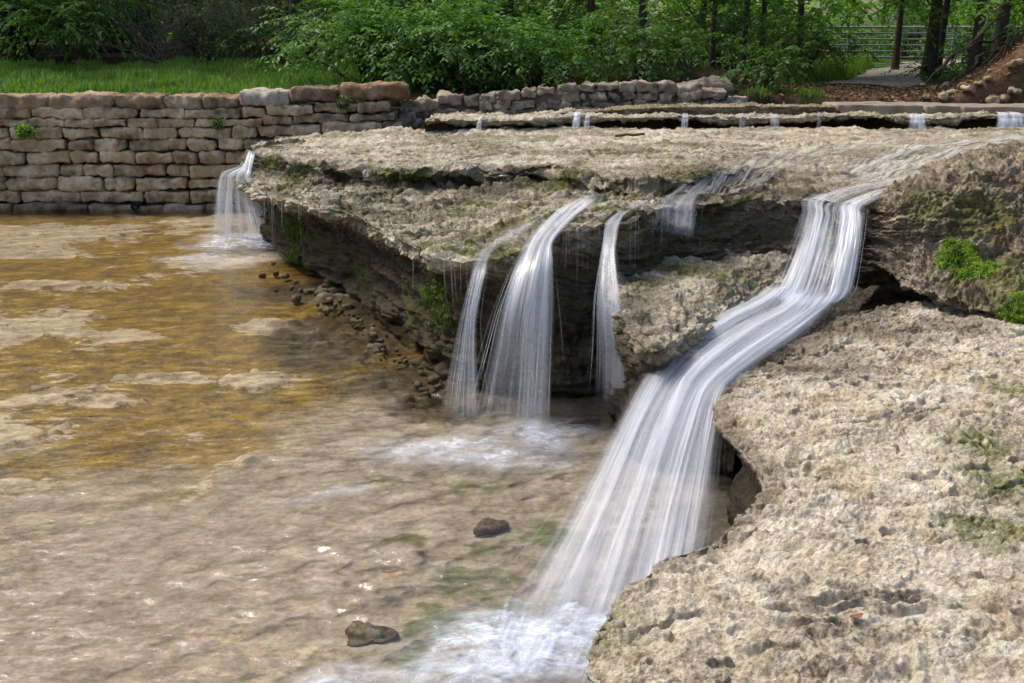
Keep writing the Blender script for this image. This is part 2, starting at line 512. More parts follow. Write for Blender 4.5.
# ------------------------------------------------------------------ rock
def roughen(G, lump=0.03, strata=0.03, pit=0.02, fine=0.005, seed=0.0, terr=0.0, sx=1.0, pitscale=26, mask=None, aniso=(.75, 1.0, 1.2), hole=.15, crag=.006, bedamp=.05, cragw=None, bite=None):
    nv, nu = G.shape[:2]
    n = normals(G).reshape(-1, 3)
    p = G.reshape(-1, 3).copy()
    fl = np.abs(n[:, 2])
    face = 1 - fl ** 2
    w = fbm(p * 1.3, 3, seed=seed)
    hz = n.copy(); hz[:, 2] *= 0.25
    hl = np.linalg.norm(hz, axis=1, keepdims=True); hz /= np.maximum(hl, 0.05)
    q = np.stack([p[:, 0] * 1.4, p[:, 1] * 1.4, p[:, 2] * 17 + w * 2.2], 1)
    st = fbm(q, 4, 0.6, seed=seed + 1)
    st = np.sign(st) * np.abs(st) ** 0.75
    d_face = strata * st * face
    L = fbm(p * 4.2 * sx, 4, 0.55, seed=seed + 2)
    R = ridge(p * 9.0 * sx, 3, seed=seed + 3)
    pa = p * np.array(aniso); q1 = (pa @ _R.T) * sx; q2 = (pa @ _R) * sx
    pn = vnoise(q1 * pitscale + 3.3) * .7 + vnoise(q2 * pitscale * 2.3) * .3
    pb = vnoise(q2 * pitscale * .45 + 9.1) * .75 + vnoise(q1 * pitscale * 1.3 + 4.4) * .25
    ps = vnoise(q1 * pitscale * 2.1 + 7.7)
    pm = sst(-0.6, 0.5, fbm(p * 2.6, 2, seed=seed + 6))
    pits = -(sst(.08, .32, pn) * (.3 + .7 * pm) + hole * sst(.18, .55, pb) * (.2 + .8 * pm) + .4 * sst(.1, .4, ps))
    cw = fbm(p * np.array([1.5, 1.5, .4]) + w[:, None] * .25, 3, .5, seed=seed + 12)
    cw2 = fbm(p * np.array([3.1, 3.1, .8]), 3, .5, seed=seed + 13)
    crack = np.exp(-(cw / .022) ** 2) * sst(-.3, .3, cw2) + .7 * np.exp(-(cw2 / .03) ** 2) * sst(-.2, .4, w)
    fn = fbm(p * 60 * sx, 2, 0.6, seed=seed + 4)
    if cragw is not None: crag = crag * cragw; pit = pit * cragw
    d = lump * L + lump * 0.38 * R + pit * pits + fine * fn - pit * 1.3 * crack - crag * (1.1 + ridge(pa * 17.0 * sx, 3, seed=seed + 15)) - crag * .8 * ridge(pa * 43.0 * sx, 2, seed=seed + 16)
    if mask is not None: d = d * mask; d_face = d_face * mask
    if bite is not None: d_face = d_face + bite * (fbm(p * np.array([2.6, 2.6, 5.0]), 4, .62, seed=seed + 20) - .1)
    p = p + n * d[:, None] + hz * d_face[:, None]
    if terr > 0:                      # stepped bedding: thin flat layers broken along wandering edges
        g0 = G.reshape(-1, 3)
        wander = fbm(g0 * np.array([1.0, 1.6, .3]), 4, .55, seed=seed + 8) * bedamp + fbm(g0 * np.array([5.0, 7.0, .5]), 3, .55, seed=seed + 9) * bedamp * .22
        t = (g0[:, 2] + wander) / terr
        k = np.floor(t); f = t - k
        hgt = .55 + .9 * (np.sin(k * 12.9898 + seed) * 43758.5453 % 1)      # beds of unequal thickness
        s_ = k + sst(.78, 1.0, f)
        p[:, 2] += terr * (s_ - t) * fl * np.clip(hgt, .4, 1.2) * (1 if mask is None else mask)
    return p.reshape(nv, nu, 3)


def blobs(v, pts):
    m = np.zeros(len(v))
    for c, r in pts:
        m = np.maximum(m, 1 - sst(0.3, 1.0, np.linalg.norm((v - c) * np.array([1, 1, 1.3]), axis=1) / r))
    return m


GRIDS = {}


def rock_obj(key, name, G, mat, label, cat, moss=None, algae=None, wet=None, group=None):
    v = G.reshape(-1, 3)
    z = np.zeros(len(v))
    at = {'moss': z if moss is None else moss, 'algae': z if algae is None else algae, 'wet': z if wet is None else wet}
    GRIDS[key] = v
    return tag(mesh_obj(name, v, grid_faces(*G.shape[:2]), mat, attrs=at), label, cat, group)


def surf_at(key, px, py, tol=3.0):
    v = GRIDS[key]
    x, y, d = proj(v)
    m = (np.abs(x - px) < tol) & (np.abs(y - py) < tol)
    if not m.any(): return P(px, py, 1.0)
    i = np.where(m)[0]
    return v[i[np.argmin(d[i])]]


def build_slab():
    #        back edge          step top           lip                 base
    cols = [
        ((262, 142, 1.12), (252, 150, 1.10), (250, 158, 1.03), (243, 178, 0.82), (262, 232)),
        ((310, 134, 1.18), (300, 160, 1.12), (299, 173, 1.00), (285, 196, 0.87), (288, 268)),
        ((380, 128, 1.24), (350, 166, 1.14), (349, 178, 1.02), (340, 206, 0.94), (330, 292)),
        ((440, 127, 1.26), (410, 170, 1.17), (409, 182, 1.03), (400, 232, 0.95), (388, 335)),
        ((490, 127, 1.27), (455, 168, 1.20), (454, 182, 1.06), (440, 248, 1.04), (438, 383)),
        ((520, 127, 1.28), (500, 166, 1.22), (499, 186, 1.08), (480, 250, 1.06), (480, 402)),
        ((550, 127, 1.28), (540, 167, 1.235), (538, 181, 1.12), (515, 245, 1.12), (515, 405)),
        ((590, 127, 1.29), (580, 175, 1.25), (578, 186, 1.17), (552, 230, 1.17), (552, 408)),
        ((630, 127, 1.3), (620, 180, 1.26), (616, 189, 1.2), (596, 219, 1.2), (596, 404)),
        ((655, 127, 1.3), (655, 180, 1.27), (648, 188, 1.225), (632, 217, 1.2), (632, 400)),
        ((690, 127, 1.3), (690, 176, 1.28), (684, 185, 1.23), (672, 203, 1.22), (664, 386)),
        ((720, 127, 1.3), (715, 170, 1.285), (713, 180, 1.225), (706, 200, 1.22), (700, 380)),
        ((750, 127, 1.3), (740, 166, 1.285), (737, 177, 1.22), (728, 197, 1.22), (730, 376)),
        ((780, 127, 1.3), (770, 166, 1.285), (769, 177, 1.22), (764, 195, 1.215), (764, 370)),
        ((810, 127, 1.3), (806, 178, 1.255), (804, 192, 1.22), (802, 199, 1.2), (802, 372)),
        ((850, 127, 1.3), (842, 190, 1.215), (841, 198, 1.205), (840, 205, 1.19), (840, 376)),
        ((900, 127, 1.3), (885, 190, 1.225), (883, 199, 1.21), (880, 207, 1.19), (880, 378)),
        ((980, 127, 1.3), (955, 180, 1.27), (955, 190, 1.25), (955, 205, 1.19), (955, 376)),
        ((1090, 127, 1.3), (1090, 172, 1.3), (1090, 185, 1.27), (1090, 205, 1.2), (1090, 376)),
        ((1300, 127, 1.3), (1340, 175, 1.3), (1340, 185, 1.27), (1340, 205, 1.2), (1340, 376)),
    ]
    rows = [[] for _ in range(8)]
    for i, (b, s, s2, l, g) in enumerate(cols):
        B, T, T2, Lp = P(*b), P(*s), P(*s2), P(*l)
        base = P(g[0], g[1], -0.12)
        aw = Lp - CAM; aw[2] = 0; aw /= np.linalg.norm(aw)
        th = [0.10, 0.13, 0.14, 0.15, 0.14, 0.14, 0.14, 0.14, 0.14, .13, .12, .12, .13, .16, .16, .16, .16, .16, .16, .16][i]
        rows[0].append(B); rows[1].append(B * 0.42 + T * 0.58 + np.array([0, 0, 0.0])); rows[2].append(T)
        rows[3].append(T2); rows[4].append(Lp)
        L2 = Lp + aw * 0.05; L2[2] -= th
        rows[5].append(L2)
        cut = [.5, .55, .55, .5, .34, .12, .02, .0, .04][i] if i < 9 else (0.02 if i < 11 else -.03)
        U = Lp * 0.55 + base * 0.45 + aw * cut; U[2] = (Lp[2] - th) * 0.68
        rows[6].append(U)
        base2 = base.copy()
        if i >= 9:
            base2 = Lp + aw * 0.1; base2[2] = -0.12
        rows[7].append(base2)
    # the slab's hidden end turns back towards the wall
    for r in rows:
        e = r[0] + np.array([0.75, 1.7, 0.0])
        r.insert(0, e)
    rows[0][0] = rows[0][1] + np.array([0.9, 0.4, 0])
    G, tu, tv = loft(rows, 1400, [110, 170, 70, 280, 44, 60, 70], ref=4, power={0: 1.5})
    mask = np.ones(G.shape[:2]).ravel()
    tvv = np.repeat(tv, G.shape[1]); tuu = np.tile(tu, G.shape[0])
    face = sst(1.8, 2.1, tvv) * (1 - sst(3.0, 3.4, tvv))
    cgw = .6 + 1.2 * sst(1.35, 2.0, tvv) * sst(-.5, .3, fbm(G.reshape(-1, 3) * 1.1, 2, seed=71)) + 1.9 * face + .7 * sst(2.9, 3.2, tvv) * (1 - sst(4.3, 4.6, tvv)) + 1.6 * sst(10, 11, tuu) * sst(2.5, 3.5, tvv)
    Gd = roughen(G, cragw=cgw, bite=(.16 - .09 * sst(8, 10, tuu)) * sst(1.85, 2.05, tvv) * (1 - sst(2.95, 3.2, tvv)) + .10 * sst(3.6, 3.95, tvv) * (1 - sst(4.9, 5.2, tvv)) + .07 * sst(10, 11, tuu) * sst(4, 5, tvv), lump=0.04, strata=0.08, pit=0.006, fine=0.003, seed=1.0, terr=0.036, pitscale=13, aniso=(.3, 1.1, 1.7), hole=.5, crag=.0055, bedamp=.085, mask=mask)
    v = Gd.reshape(-1, 3)
    TV = np.repeat(tv, G.shape[1]); TU = np.tile(tu, G.shape[0])
    bn = fbm(G.reshape(-1, 3) * np.array([1.3, 2.4, .5]), 5, .6, seed=87) * 2.6
    kk = np.floor(bn); ff = bn - kk
    v[:, 2] += .05 * (kk + sst(.85, 1.0, ff) - bn * .8) * sst(3.0, 3.15, TV) * (1 - sst(3.9, 4.0, TV))
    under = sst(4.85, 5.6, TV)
    moss = blobs(v, [(surf_px(v, a, b), r) for a, b, r in [(500, 244, .28), (470, 242, .2), (440, 240, .2), (560, 212, .25), (525, 178, .3), (410, 180, .3), (560, 180, .35), (300, 172, .35), (262, 160, .3), (380, 170, .3), (700, 170, .4), (480, 182, .25), (470, 200, .22)]]) * (1 - under)
    n = fbm(v * 1.7, 3, seed=5)
    moss = np.clip(moss + 0.35 * sst(0.2, 0.7, n) * (1 - under), 0, 1)
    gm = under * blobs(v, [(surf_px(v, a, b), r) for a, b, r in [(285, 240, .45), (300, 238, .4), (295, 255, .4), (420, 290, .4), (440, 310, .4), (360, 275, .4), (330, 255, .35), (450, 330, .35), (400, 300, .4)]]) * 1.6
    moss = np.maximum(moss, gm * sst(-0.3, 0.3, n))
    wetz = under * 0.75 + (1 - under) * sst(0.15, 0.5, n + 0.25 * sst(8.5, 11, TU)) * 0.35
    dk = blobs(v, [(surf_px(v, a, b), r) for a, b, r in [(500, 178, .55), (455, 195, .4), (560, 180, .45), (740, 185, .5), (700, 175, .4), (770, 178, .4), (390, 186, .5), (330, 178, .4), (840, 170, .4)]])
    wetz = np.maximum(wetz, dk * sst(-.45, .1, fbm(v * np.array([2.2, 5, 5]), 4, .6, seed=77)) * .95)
    fst = sst(1.75, 2.05, TV) * (1 - sst(3.05, 3.5, TV))  # step face: algae tone that also puts its shadow into the colour
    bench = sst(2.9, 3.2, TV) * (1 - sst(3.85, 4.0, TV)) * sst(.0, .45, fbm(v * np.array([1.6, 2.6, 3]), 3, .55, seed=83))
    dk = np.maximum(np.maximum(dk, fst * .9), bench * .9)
    moss = np.maximum(moss, .8 * sst(2.9, 3.2, TV) * (1 - under) * sst(.1, .55, fbm(v * np.array([2.0, 3.2, 3]), 3, .55, seed=85)))
    lipw = blobs(v, [(surf_px(v, a, b), r) for a, b, r in [(485, 246, .22), (515, 236, .3), (545, 226, .3), (580, 208, .3), (612, 217, .25), (640, 208, .3), (680, 195, .35), (715, 180, .35), (805, 195, .3), (840, 198, .35), (868, 200, .3), (250, 160, .35)]])
    wetz = np.maximum(wetz, lipw * sst(-.6, .2, n + .3))
    film = sst(10.0, 12.0, TU) * (1 - under) * sst(1.3, 2, TV) * 0.45
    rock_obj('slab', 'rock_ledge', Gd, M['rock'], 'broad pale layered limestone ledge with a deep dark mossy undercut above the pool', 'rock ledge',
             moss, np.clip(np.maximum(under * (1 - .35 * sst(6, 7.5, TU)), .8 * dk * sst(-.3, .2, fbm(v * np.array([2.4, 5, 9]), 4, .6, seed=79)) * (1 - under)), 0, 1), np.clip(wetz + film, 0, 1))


def surf_px(v, px, py):
    x, y, d = proj(v)
    m = (np.abs(x - px) < 4) & (np.abs(y - py) < 4)
    i = np.where(m)[0]
    if len(i) == 0: return P(px, py, 1.05)
    return v[i[np.argmin(d[i])]]


def build_shelf():
    edge = [(905, 300, .64), (860, 312, .62), (832, 326, .61), (800, 345, .6), (768, 362, .58), (738, 380, .57), (721, 396, .56), (728, 424, .56), (752, 450, .56), (770, 474, .56), (765, 499, .56), (740, 520, .56),
            (716, 541, .56), (682, 553, .56), (646, 582, .56), (613, 616, .555), (598, 650, .55), (600, 705, .54), (585, 800, .52), (560, 980, .5)]
    n = len(edge)
    rows = [[] for _ in range(6)]
    far = [(1420, 325, .66), (1420, 345, .66), (1420, 362, .66), (1420, 380, .66), (1420, 400, .66), (1420, 425, .66), (1420, 450, .66), (1420, 480, .66), (1420, 510, .65), (1420, 545, .65),
           (1420, 580, .65), (1420, 620, .65), (1420, 660, .65), (1420, 710, .65), (1420, 760, .64), (1420, 820, .64), (1420, 900, .63), (1420, 1000, .62), (1420, 1150, .61), (1420, 1400, .6)]
    for i in range(n):
        e = P(*edge[i]); r = P(*far[i])
        rows[0].append(r)
        m = e * 0.72 + r * 0.28; m[2] = 0.645
        rows[1].append(m)
        rows[2].append(e)
    A = np.array(rows[2]); tg = np.gradient(A, axis=0); tg[:, 2] = 0; tg /= np.linalg.norm(tg, axis=1, keepdims=True)
    inn = np.stack([-tg[:, 1], tg[:, 0], 0 * tg[:, 0]], 1)       # into the rock
    if inn[10] @ (np.array(rows[0][10]) - A[10]) < 0: inn = -inn
    for i in range(n):
        e = A[i]
        a = e + inn[i] * 0.02; a[2] -= 0.10; rows[3].append(a)
        b = e + inn[i] * 0.12; b[2] = 0.25; rows[4].append(b)
        c = e + inn[i] * 0.05; c[2] = -0.12; rows[5].append(c)
    G, tu, tv = loft(rows, 1080, [400, 300, 26, 36, 26], ref=2, power={0: 1.3})
    Gd = roughen(G, lump=0.024, strata=0.035, pit=0.0072, fine=0.0035, seed=4.0, terr=0.038, pitscale=44, crag=.0058, aniso=(.7, 1.0, 1.3), bedamp=.15)
    v = Gd.reshape(-1, 3)
    TV = np.repeat(tv, G.shape[1]); TU = np.tile(tu, G.shape[0])
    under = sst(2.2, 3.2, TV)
    moss = blobs(v, [(P(1020, 480, .64), .35), (P(1000, 530, .64), .3), (P(980, 440, .64), .25), (P(1024, 390, .64), .3), (P(618, 660, .4), .3), (P(610, 670, .4), .3)]) * 0.9
    lip = sst(1.8, 1.95, TV) * (1 - sst(2.5, 3, TV))
    wet = np.clip(under * 0.85 + (1 - sst(3.0, 4.5, TU)) * sst(1.55, 1.8, TV) * 0.8 + sst(1.72, 1.97, TV) * (1 - sst(12.5, 15, TU)) * 0.7, 0, 1)
    wet = np.maximum(wet, blobs(v, [(P(825, 350, .62), .4), (P(790, 365, .6), .3), (P(838, 365, .62), .3), (P(880, 330, .63), .4), (P(960, 325, .64), .45), (P(800, 345, .6), .25)]) * 0.75)
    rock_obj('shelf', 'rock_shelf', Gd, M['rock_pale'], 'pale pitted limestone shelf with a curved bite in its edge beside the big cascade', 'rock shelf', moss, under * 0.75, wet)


def build_bank():
    c = [((866, 207, 1.19), (866, 232, 1.0), (870, 262, .8)), ((884, 203, 1.24), (886, 240, .98), (888, 276, .76)), ((915, 190, 1.34), (922, 242, 1.0), (920, 292, .73)),
         ((958, 178, 1.43), (964, 245, 1.0), (958, 304, .7)), ((1000, 170, 1.47), (1004, 248, 1.0), (1000, 312, .69)), ((1045, 163, 1.5), (1045, 250, 1.0), (1045, 322, .67)),
         ((1120, 160, 1.52), (1120, 255, 1.0), (1120, 335, .67)), ((1260, 160, 1.52), (1260, 260, 1.0), (1260, 345, .67)), ((1420, 160, 1.52), (1420, 260, 1.0), (1420, 350, .67))]
    rows = [[] for _ in range(7)]
    for i, (t, m, l) in enumerate(c):
        T, Mi, Lo = P(*t), P(*m), P(*l)
        aw = Lo - CAM; aw[2] = 0; aw /= np.linalg.norm(aw)
        bk = [0.25, .5, .9, 1.3, 1.4, 1.4, 1.4, 1.4, 1.4][i]
        far = T + aw * (bk + 0.7); far[2] = T[2] - 0.35
        b = T + aw * bk; b[2] = T[2] + 0.045
        rows[0].append(far); rows[1].append(b); rows[2].append(T)
        Mi = Mi - aw * 0.05; rows[3].append(Mi); rows[4].append(Lo)
        u = Lo + aw * 0.5; u[2] = Lo[2] + 0.02; rows[5].append(u)
        u = Lo + aw * 0.65; u[2] = 0.5; rows[6].append(u)
    G, tu, tv = loft(rows, 640, [20, 90, 90, 90, 40, 20], ref=3)
    Gd = roughen(G, lump=0.075, strata=0.05, pit=0.02, fine=0.008, seed=9.0, terr=0.03, pitscale=20, crag=.012, bedamp=.06)
    v = Gd.reshape(-1, 3); TV = np.repeat(tv, G.shape[1]); TU = np.tile(tu, G.shape[0])
    moss = blobs(v, [(P(985, 215, 1.2), .4), (P(930, 205, 1.25), .3), (P(1010, 270, .9), .4), (P(960, 270, .85), .3), (P(1020, 300, .75), .4)]) * 0.75
    wet = np.clip((1 - sst(0.2, 1.0, TU)) * 0.9 + sst(4.0, 4.6, TV), 0, 1)
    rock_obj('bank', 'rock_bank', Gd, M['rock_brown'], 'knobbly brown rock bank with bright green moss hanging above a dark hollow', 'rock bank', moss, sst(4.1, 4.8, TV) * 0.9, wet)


def build_midledge():
    c = [(610, 262, .8), (612, 285, .79), (624, 318, .78), (642, 338, .77), (664, 342, .76), (690, 332, .74), (722, 316, .72), (752, 300, .70), (785, 290, .68)]
    rows = [[] for _ in range(6)]
    bk = [(632, 244), (640, 243), (650, 243), (662, 243), (680, 243), (705, 243), (735, 243), (770, 243), (800, 243)]
    for i, e in enumerate(c):
        E = P(*e); B = P(bk[i][0], bk[i][1], .82)
        aw = E - CAM; aw[2] = 0; aw /= np.linalg.norm(aw)
        rows[0].append(B); rows[1].append(B * .5 + E * .5 + np.array([0, 0, .02])); rows[2].append(E)
        u = E - aw * 0.0; u[2] -= 0.13; rows[3].append(u)
        u = E + aw * 0.22; u[2] = 0.34; rows[4].append(u)
        u = E + aw * 0.1; u[2] = -0.12; rows[5].append(u)
    for r in rows: r.insert(0, r[0] + np.array([0.05, 0.7, 0]))
    G, tu, tv = loft(rows, 460, [70, 100, 40, 60, 40], ref=2)
    Gd = roughen(G, lump=0.05, strata=0.06, pit=0.012, fine=0.005, seed=14.0, terr=0.03, crag=.008, aniso=(.5, 1, 1.5))
    v = Gd.reshape(-1, 3); TV = np.repeat(tv, G.shape[1])
    n = fbm(v * 3, 3, seed=2)
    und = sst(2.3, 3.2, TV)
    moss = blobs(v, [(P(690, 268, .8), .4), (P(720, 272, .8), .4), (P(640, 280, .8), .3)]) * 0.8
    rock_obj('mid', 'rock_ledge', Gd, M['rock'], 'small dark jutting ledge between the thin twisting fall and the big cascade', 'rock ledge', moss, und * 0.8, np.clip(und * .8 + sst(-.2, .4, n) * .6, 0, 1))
    # the rock that carries the cascade
    r0 = [P(735, 285, .66), P(775, 283, .66), P(820, 283, .66), P(880, 283, .66)]
    r1 = [P(705, 318, .60), P(745, 326, .60), P(785, 330, .60), P(840, 325, .60)]
    r2 = [P(655, 362, .52), P(680, 374, .52), P(706, 386, .52), P(740, 392, .52)]
    aw = np.array([0.12, 1, 0])
    r3 = [q + aw * 0.1 + np.array([0, 0, -.14]) for q in r2]
    r4 = [np.array([q[0], q[1], 0.2]) + aw * 0.14 for q in r2]
    r5 = [np.array([q[0], q[1], -.12]) + aw * 0.1 for q in r2]
    G, tu, tv = loft([r0, r1, r2, r3, r4, r5], 240, [70, 70, 30, 40, 30], ref=2)
    Gd = roughen(G, lump=0.035, strata=0.04, pit=0.02, fine=0.006, seed=19.0, terr=0.015)
    rock_obj('sill', 'rock_sill', Gd, M['rock_brown'], 'wet brown rock sill that the big cascade slides across', 'rock sill', None, np.full(Gd.shape[0] * Gd.shape[1], .5), np.full(Gd.shape[0] * Gd.shape[1], .8))


def build_back_ledges():
    # second ledge: a low step right across behind the broad one
    xs = [425, 470, 520, 575, 630, 690, 750, 810, 870, 930, 990, 1060, 1150, 1300]
    rows = [[] for _ in range(6)]
    for i, x in enumerate(xs):
        y = (119 if x < 560 else 115.5) + [0, .8, -.8, 0, .8, -.5, .6, 0, -.5, .5, 0, .4, 0, 0][i]
        E = P(x, y + 1.2 * math.sin(x * .05), 1.40 if x < 560 else 1.44)
        rows[0].append(E + np.array([0, 2.0, -.05])); rows[1].append(E + np.array([0, .5, -.01])); rows[2].append(E)
        th = [.05, .09, .06, .11, .05, .07, .12, .06, .05, .1, .06, .05, .08, .06][i]; ins = [.1, .2, .3, .12, .3, .34, .15, .36, .38, .2, .34, .3, .3, .3][i]
        rows[3].append(E + np.array([0, .02, -th])); rows[4].append(E + np.array([0, ins, -th - .03])); rows[5].append(E + np.array([0, ins + .06, -.4]))
    G, tu, tv = loft(rows, 900, [20, 40, 16, 16, 14], ref=2)
    Gd = roughen(G, lump=0.05, strata=0.05, pit=0.014, fine=0.006, seed=23.0, terr=0.012, pitscale=14)
    v = Gd.reshape(-1, 3); TV = np.repeat(tv, G.shape[1])
    n = fbm(v * 1.5, 3, seed=8)
    rock_obj('second', 'rock_ledge', Gd, M['rock'], 'long low back ledge with a thin black gap beneath, dripping tiny trickles', 'rock ledge',
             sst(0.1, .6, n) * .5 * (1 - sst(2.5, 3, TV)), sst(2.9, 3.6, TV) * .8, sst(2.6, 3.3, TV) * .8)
    # upper broken slab on its back edge
    xs = [560, 585, 612, 640, 680, 725, 770, 805, 832, 842]
    rows = [[] for _ in range(5)]
    for i, x in enumerate(xs):
        th = [.01, .05, .07, .1, .12, .12, .12, .11, .1, .02][i]
        E = PY(x, 115.5 - (x - 560) * .005, 15.5)
        t = E.copy(); t[2] += th
        rows[0].append(E + np.array([0, .9, th - .02])); rows[1].append(t + np.array([0, .35, .0])); rows[2].append(t)
        rows[3].append(E + np.array([0, .02, th * .4])); rows[4].append(E + np.array([0, .12, -.12]))
    G, tu, tv = loft(rows, 460, [16, 26, 14, 14], ref=2)
    Gd = roughen(G, lump=0.035, strata=0.035, pit=0.016, fine=0.006, seed=27.0, terr=0.0)
    v = Gd.reshape(-1, 3)
    rock_obj('third', 'rock_slab', Gd, M['rock_brown'], 'rough dark broken slab lying along the back of the low dripping ledge', 'rock slab', .25 * sst(0, .5, fbm(v * 2, 3)), None, None)
    # worn concrete slabs to its right
    for k, (x0, x1, yt, yb, lab) in enumerate([(838, 924, 103.5, 110, 'long pale concrete slab with a rounded end next to the rough dark slab'),
                                       (926, 962, 105, 110, 'short tan concrete slab wedged between the two long ones'),
                                       (964, 1090, 105, 110.5, 'tan concrete slab below the root-covered dirt bank')]):
        a = PY(x0, yb, 15.75); b = PY(x1, yb, 15.75)
        h = 0.07 - 0.01 * k
        v, f = block(b[0] - a[0], 0.9, h + .12, 5, seed=60 + k, nx=40, nr=0.014, pw=14)
        v = v + np.array([(a[0] + b[0]) / 2, 15.75 + .45, (a[2] - .12 + a[2] + h) / 2])
        tag(mesh_obj('concrete_slab', v, f, M['concrete']), lab, 'slab', 'concrete slabs behind the low ledge')


def block(w, d, h, seed_axis=0, seed=0, nx=16, nr=0.02, pw=5.0):
    """a rough rounded stone block centred on the origin"""
    ny = max(6, int(nx * 0.5)); nz = 8
    def face(a, b): return np.meshgrid(np.linspace(-1, 1, a), np.linspace(-1, 1, b), indexing='ij')
    V = []; Fc = []; off = 0
    for ax in range(3):
        na, nb = [(ny, nz), (nx, nz), (nx, ny)][ax]
        for sg in (-1, 1):
            a, b = face(na, nb)
            c = np.full_like(a, sg)
            p = [np.stack([c, a, b], -1), np.stack([a, c, b], -1), np.stack([a, b, c], -1)][ax]
            V.append(p.reshape(-1, 3))
            fc = grid_faces(na, nb, off)
            if (sg > 0) == (ax != 1): fc = fc[:, ::-1]
            Fc.append(fc); off += na * nb
    v = np.concatenate(V); f = np.concatenate(Fc)
    # superellipsoid rounding
    s = np.array([w, d, h]) / 2
    u = v * s
    m = min(s) * ((.42 if pw > 5.5 else .55) if pw < 10 else .3) if pw > 3 else None
    if m is None:                       # a pebble-like stone
        e = (np.abs(u / s) ** 2.6).sum(1) ** (1 / 2.6)
        u = u / e[:, None]
    else:
        core = np.clip(u, -(s - m), s - m); dlt = u - core
        l2 = np.linalg.norm(dlt, axis=1)
        u = core + dlt * np.minimum(1, m / np.maximum(l2, 1e-6))[:, None]
    q = u + seed * 3.71
    nrm = u / s; nrm /= np.linalg.norm(nrm, axis=1, keepdims=True)
    dd = fbm(q * 4.5, 3, seed=seed) * nr + fbm(q * 14, 3, seed=seed + 1) * nr * 0.55
    return u + nrm * dd[:, None], f


# ------------------------------------------------------------------ walls
def build_dry_wall():
    root = empty('stone_wall', (-4.6, 16.4, -0.1), 'dry-stacked wall of big tan limestone blocks at the edge of the pool', 'stone wall')
    Y0 = 16.2
    # (top y, bottom y) of each course as measured against the wall's own plane
    hs = [.2, .19, .19, .19, .19, .18, .17, .12, .15]
    z = -0.12
    k = 0
    r = random.Random(3)
    for ci, h in enumerate(hs):
        x = -8.1 - r.random() * .3
        xend = [-3.0, -3.0, -3.1, -3.1, -3.0, -2.5, -1.75, -1.72, -1.8][ci]
        while x < xend:
            w = r.choice([r.uniform(.34, .5), r.uniform(.5, .95)]) * (1.2 if ci == 0 else 1)
            if ci in (7,): w *= 1.1
            if x + w > xend: w = max(.3, xend - x + .02)
            lift = 0.08 * sst(-4.6, -2.6, x) * (ci / 8)
            hh = h + 0.012 * sst(-4.6, -2.6, x)
            d = r.uniform(.4, .48)
            yy = Y0 + d / 2 + r.uniform(-.035, .035) + ci * 0.012 - (0.14 if ci == 0 else 0)
            v, f = block(w - .02, d, hh * r.uniform(.84, .98), seed=100 + k, nx=28, nr=.04)
            a = r.uniform(-.03, .03)
            v = np.stack([v[:, 0] * math.cos(a) - v[:, 2] * math.sin(a) * .6, v[:, 1] + v[:, 2] * r.uniform(-.15, .15), v[:, 2] + v[:, 0] * math.sin(a)], 1)
            v = v + np.array([x + w / 2, yy, z + lift + hh / 2])
            o = mesh_obj('stone_block', v, f, M['block'], root, attrs={'wet': np.full(len(v), 1.0 if ci == 0 else 0.0)})
            if ci == 0 and k == 1: o['label'] = 'dark wet block at the waterline'
            x += w; k += 1
        z += h
    # capstones
    zt = z
    for j, (x0, x1, yt, yb, m) in enumerate([(-40, 47, 95.5, 109, 'cap'), (49, 113, 95, 108, 'cap'), (114, 163, 96, 108, 'cap'), (164, 200, 96.5, 108.5, 'cap'), (201, 238, 97, 108.5, 'cap'), (239, 288, 91.5, 105, 'cap_grey'),
                                   (289, 339, 88, 102, 'cap'), (340, 407, 84.5, 99, 'cap_rust'), (-110, -42, 95, 109, 'cap')]):
        a = PY(x0, yb, Y0 + .08); b = PY(x1, yt, Y0 + .08)
        w, h = b[0] - a[0], b[2] - a[2]
        v, f = block(w - .01, .46, h + .02, seed=300 + j, nx=26, nr=.042)
        v = v + np.array([(a[0] + b[0]) / 2, Y0 + .33, (a[2] + b[2]) / 2])
        o = mesh_obj('capstone', v, f, M[m], root, attrs={'wet': np.zeros(len(v))})
        if m == 'cap_grey': o['label'] = 'pale grey capstone'
        if m == 'cap_rust': o['label'] = 'long rusty brown capstone'
    # packed earth behind the blocks
    v, f = block(6.6, .3, 1.62, seed=5, nr=.01)
    mesh_obj('packed_core', v + np.array([-4.95, Y0 + .56, .66]), f, M['mortar'], root)
    # drain
    c = PY(135, 206.5, 16.03)
    a = np.linspace(0, 2 * math.pi, 24, endpoint=False)
    ring = lambda rr, y: np.stack([c[0] + rr * np.cos(a), np.full(24, y), c[2] + rr * np.sin(a)], 1)
    v = np.concatenate([ring(.055, 16.5), ring(.055, 15.99), ring(.045, 15.99), ring(.045, 16.45), ring(.001, 16.45)])
    tag(mesh_obj('drain_pipe', v, grid_faces(5, 24, wrap=True), M['pipe']), 'round black drain pipe end at the foot of the dry-stacked wall', 'drain pipe')


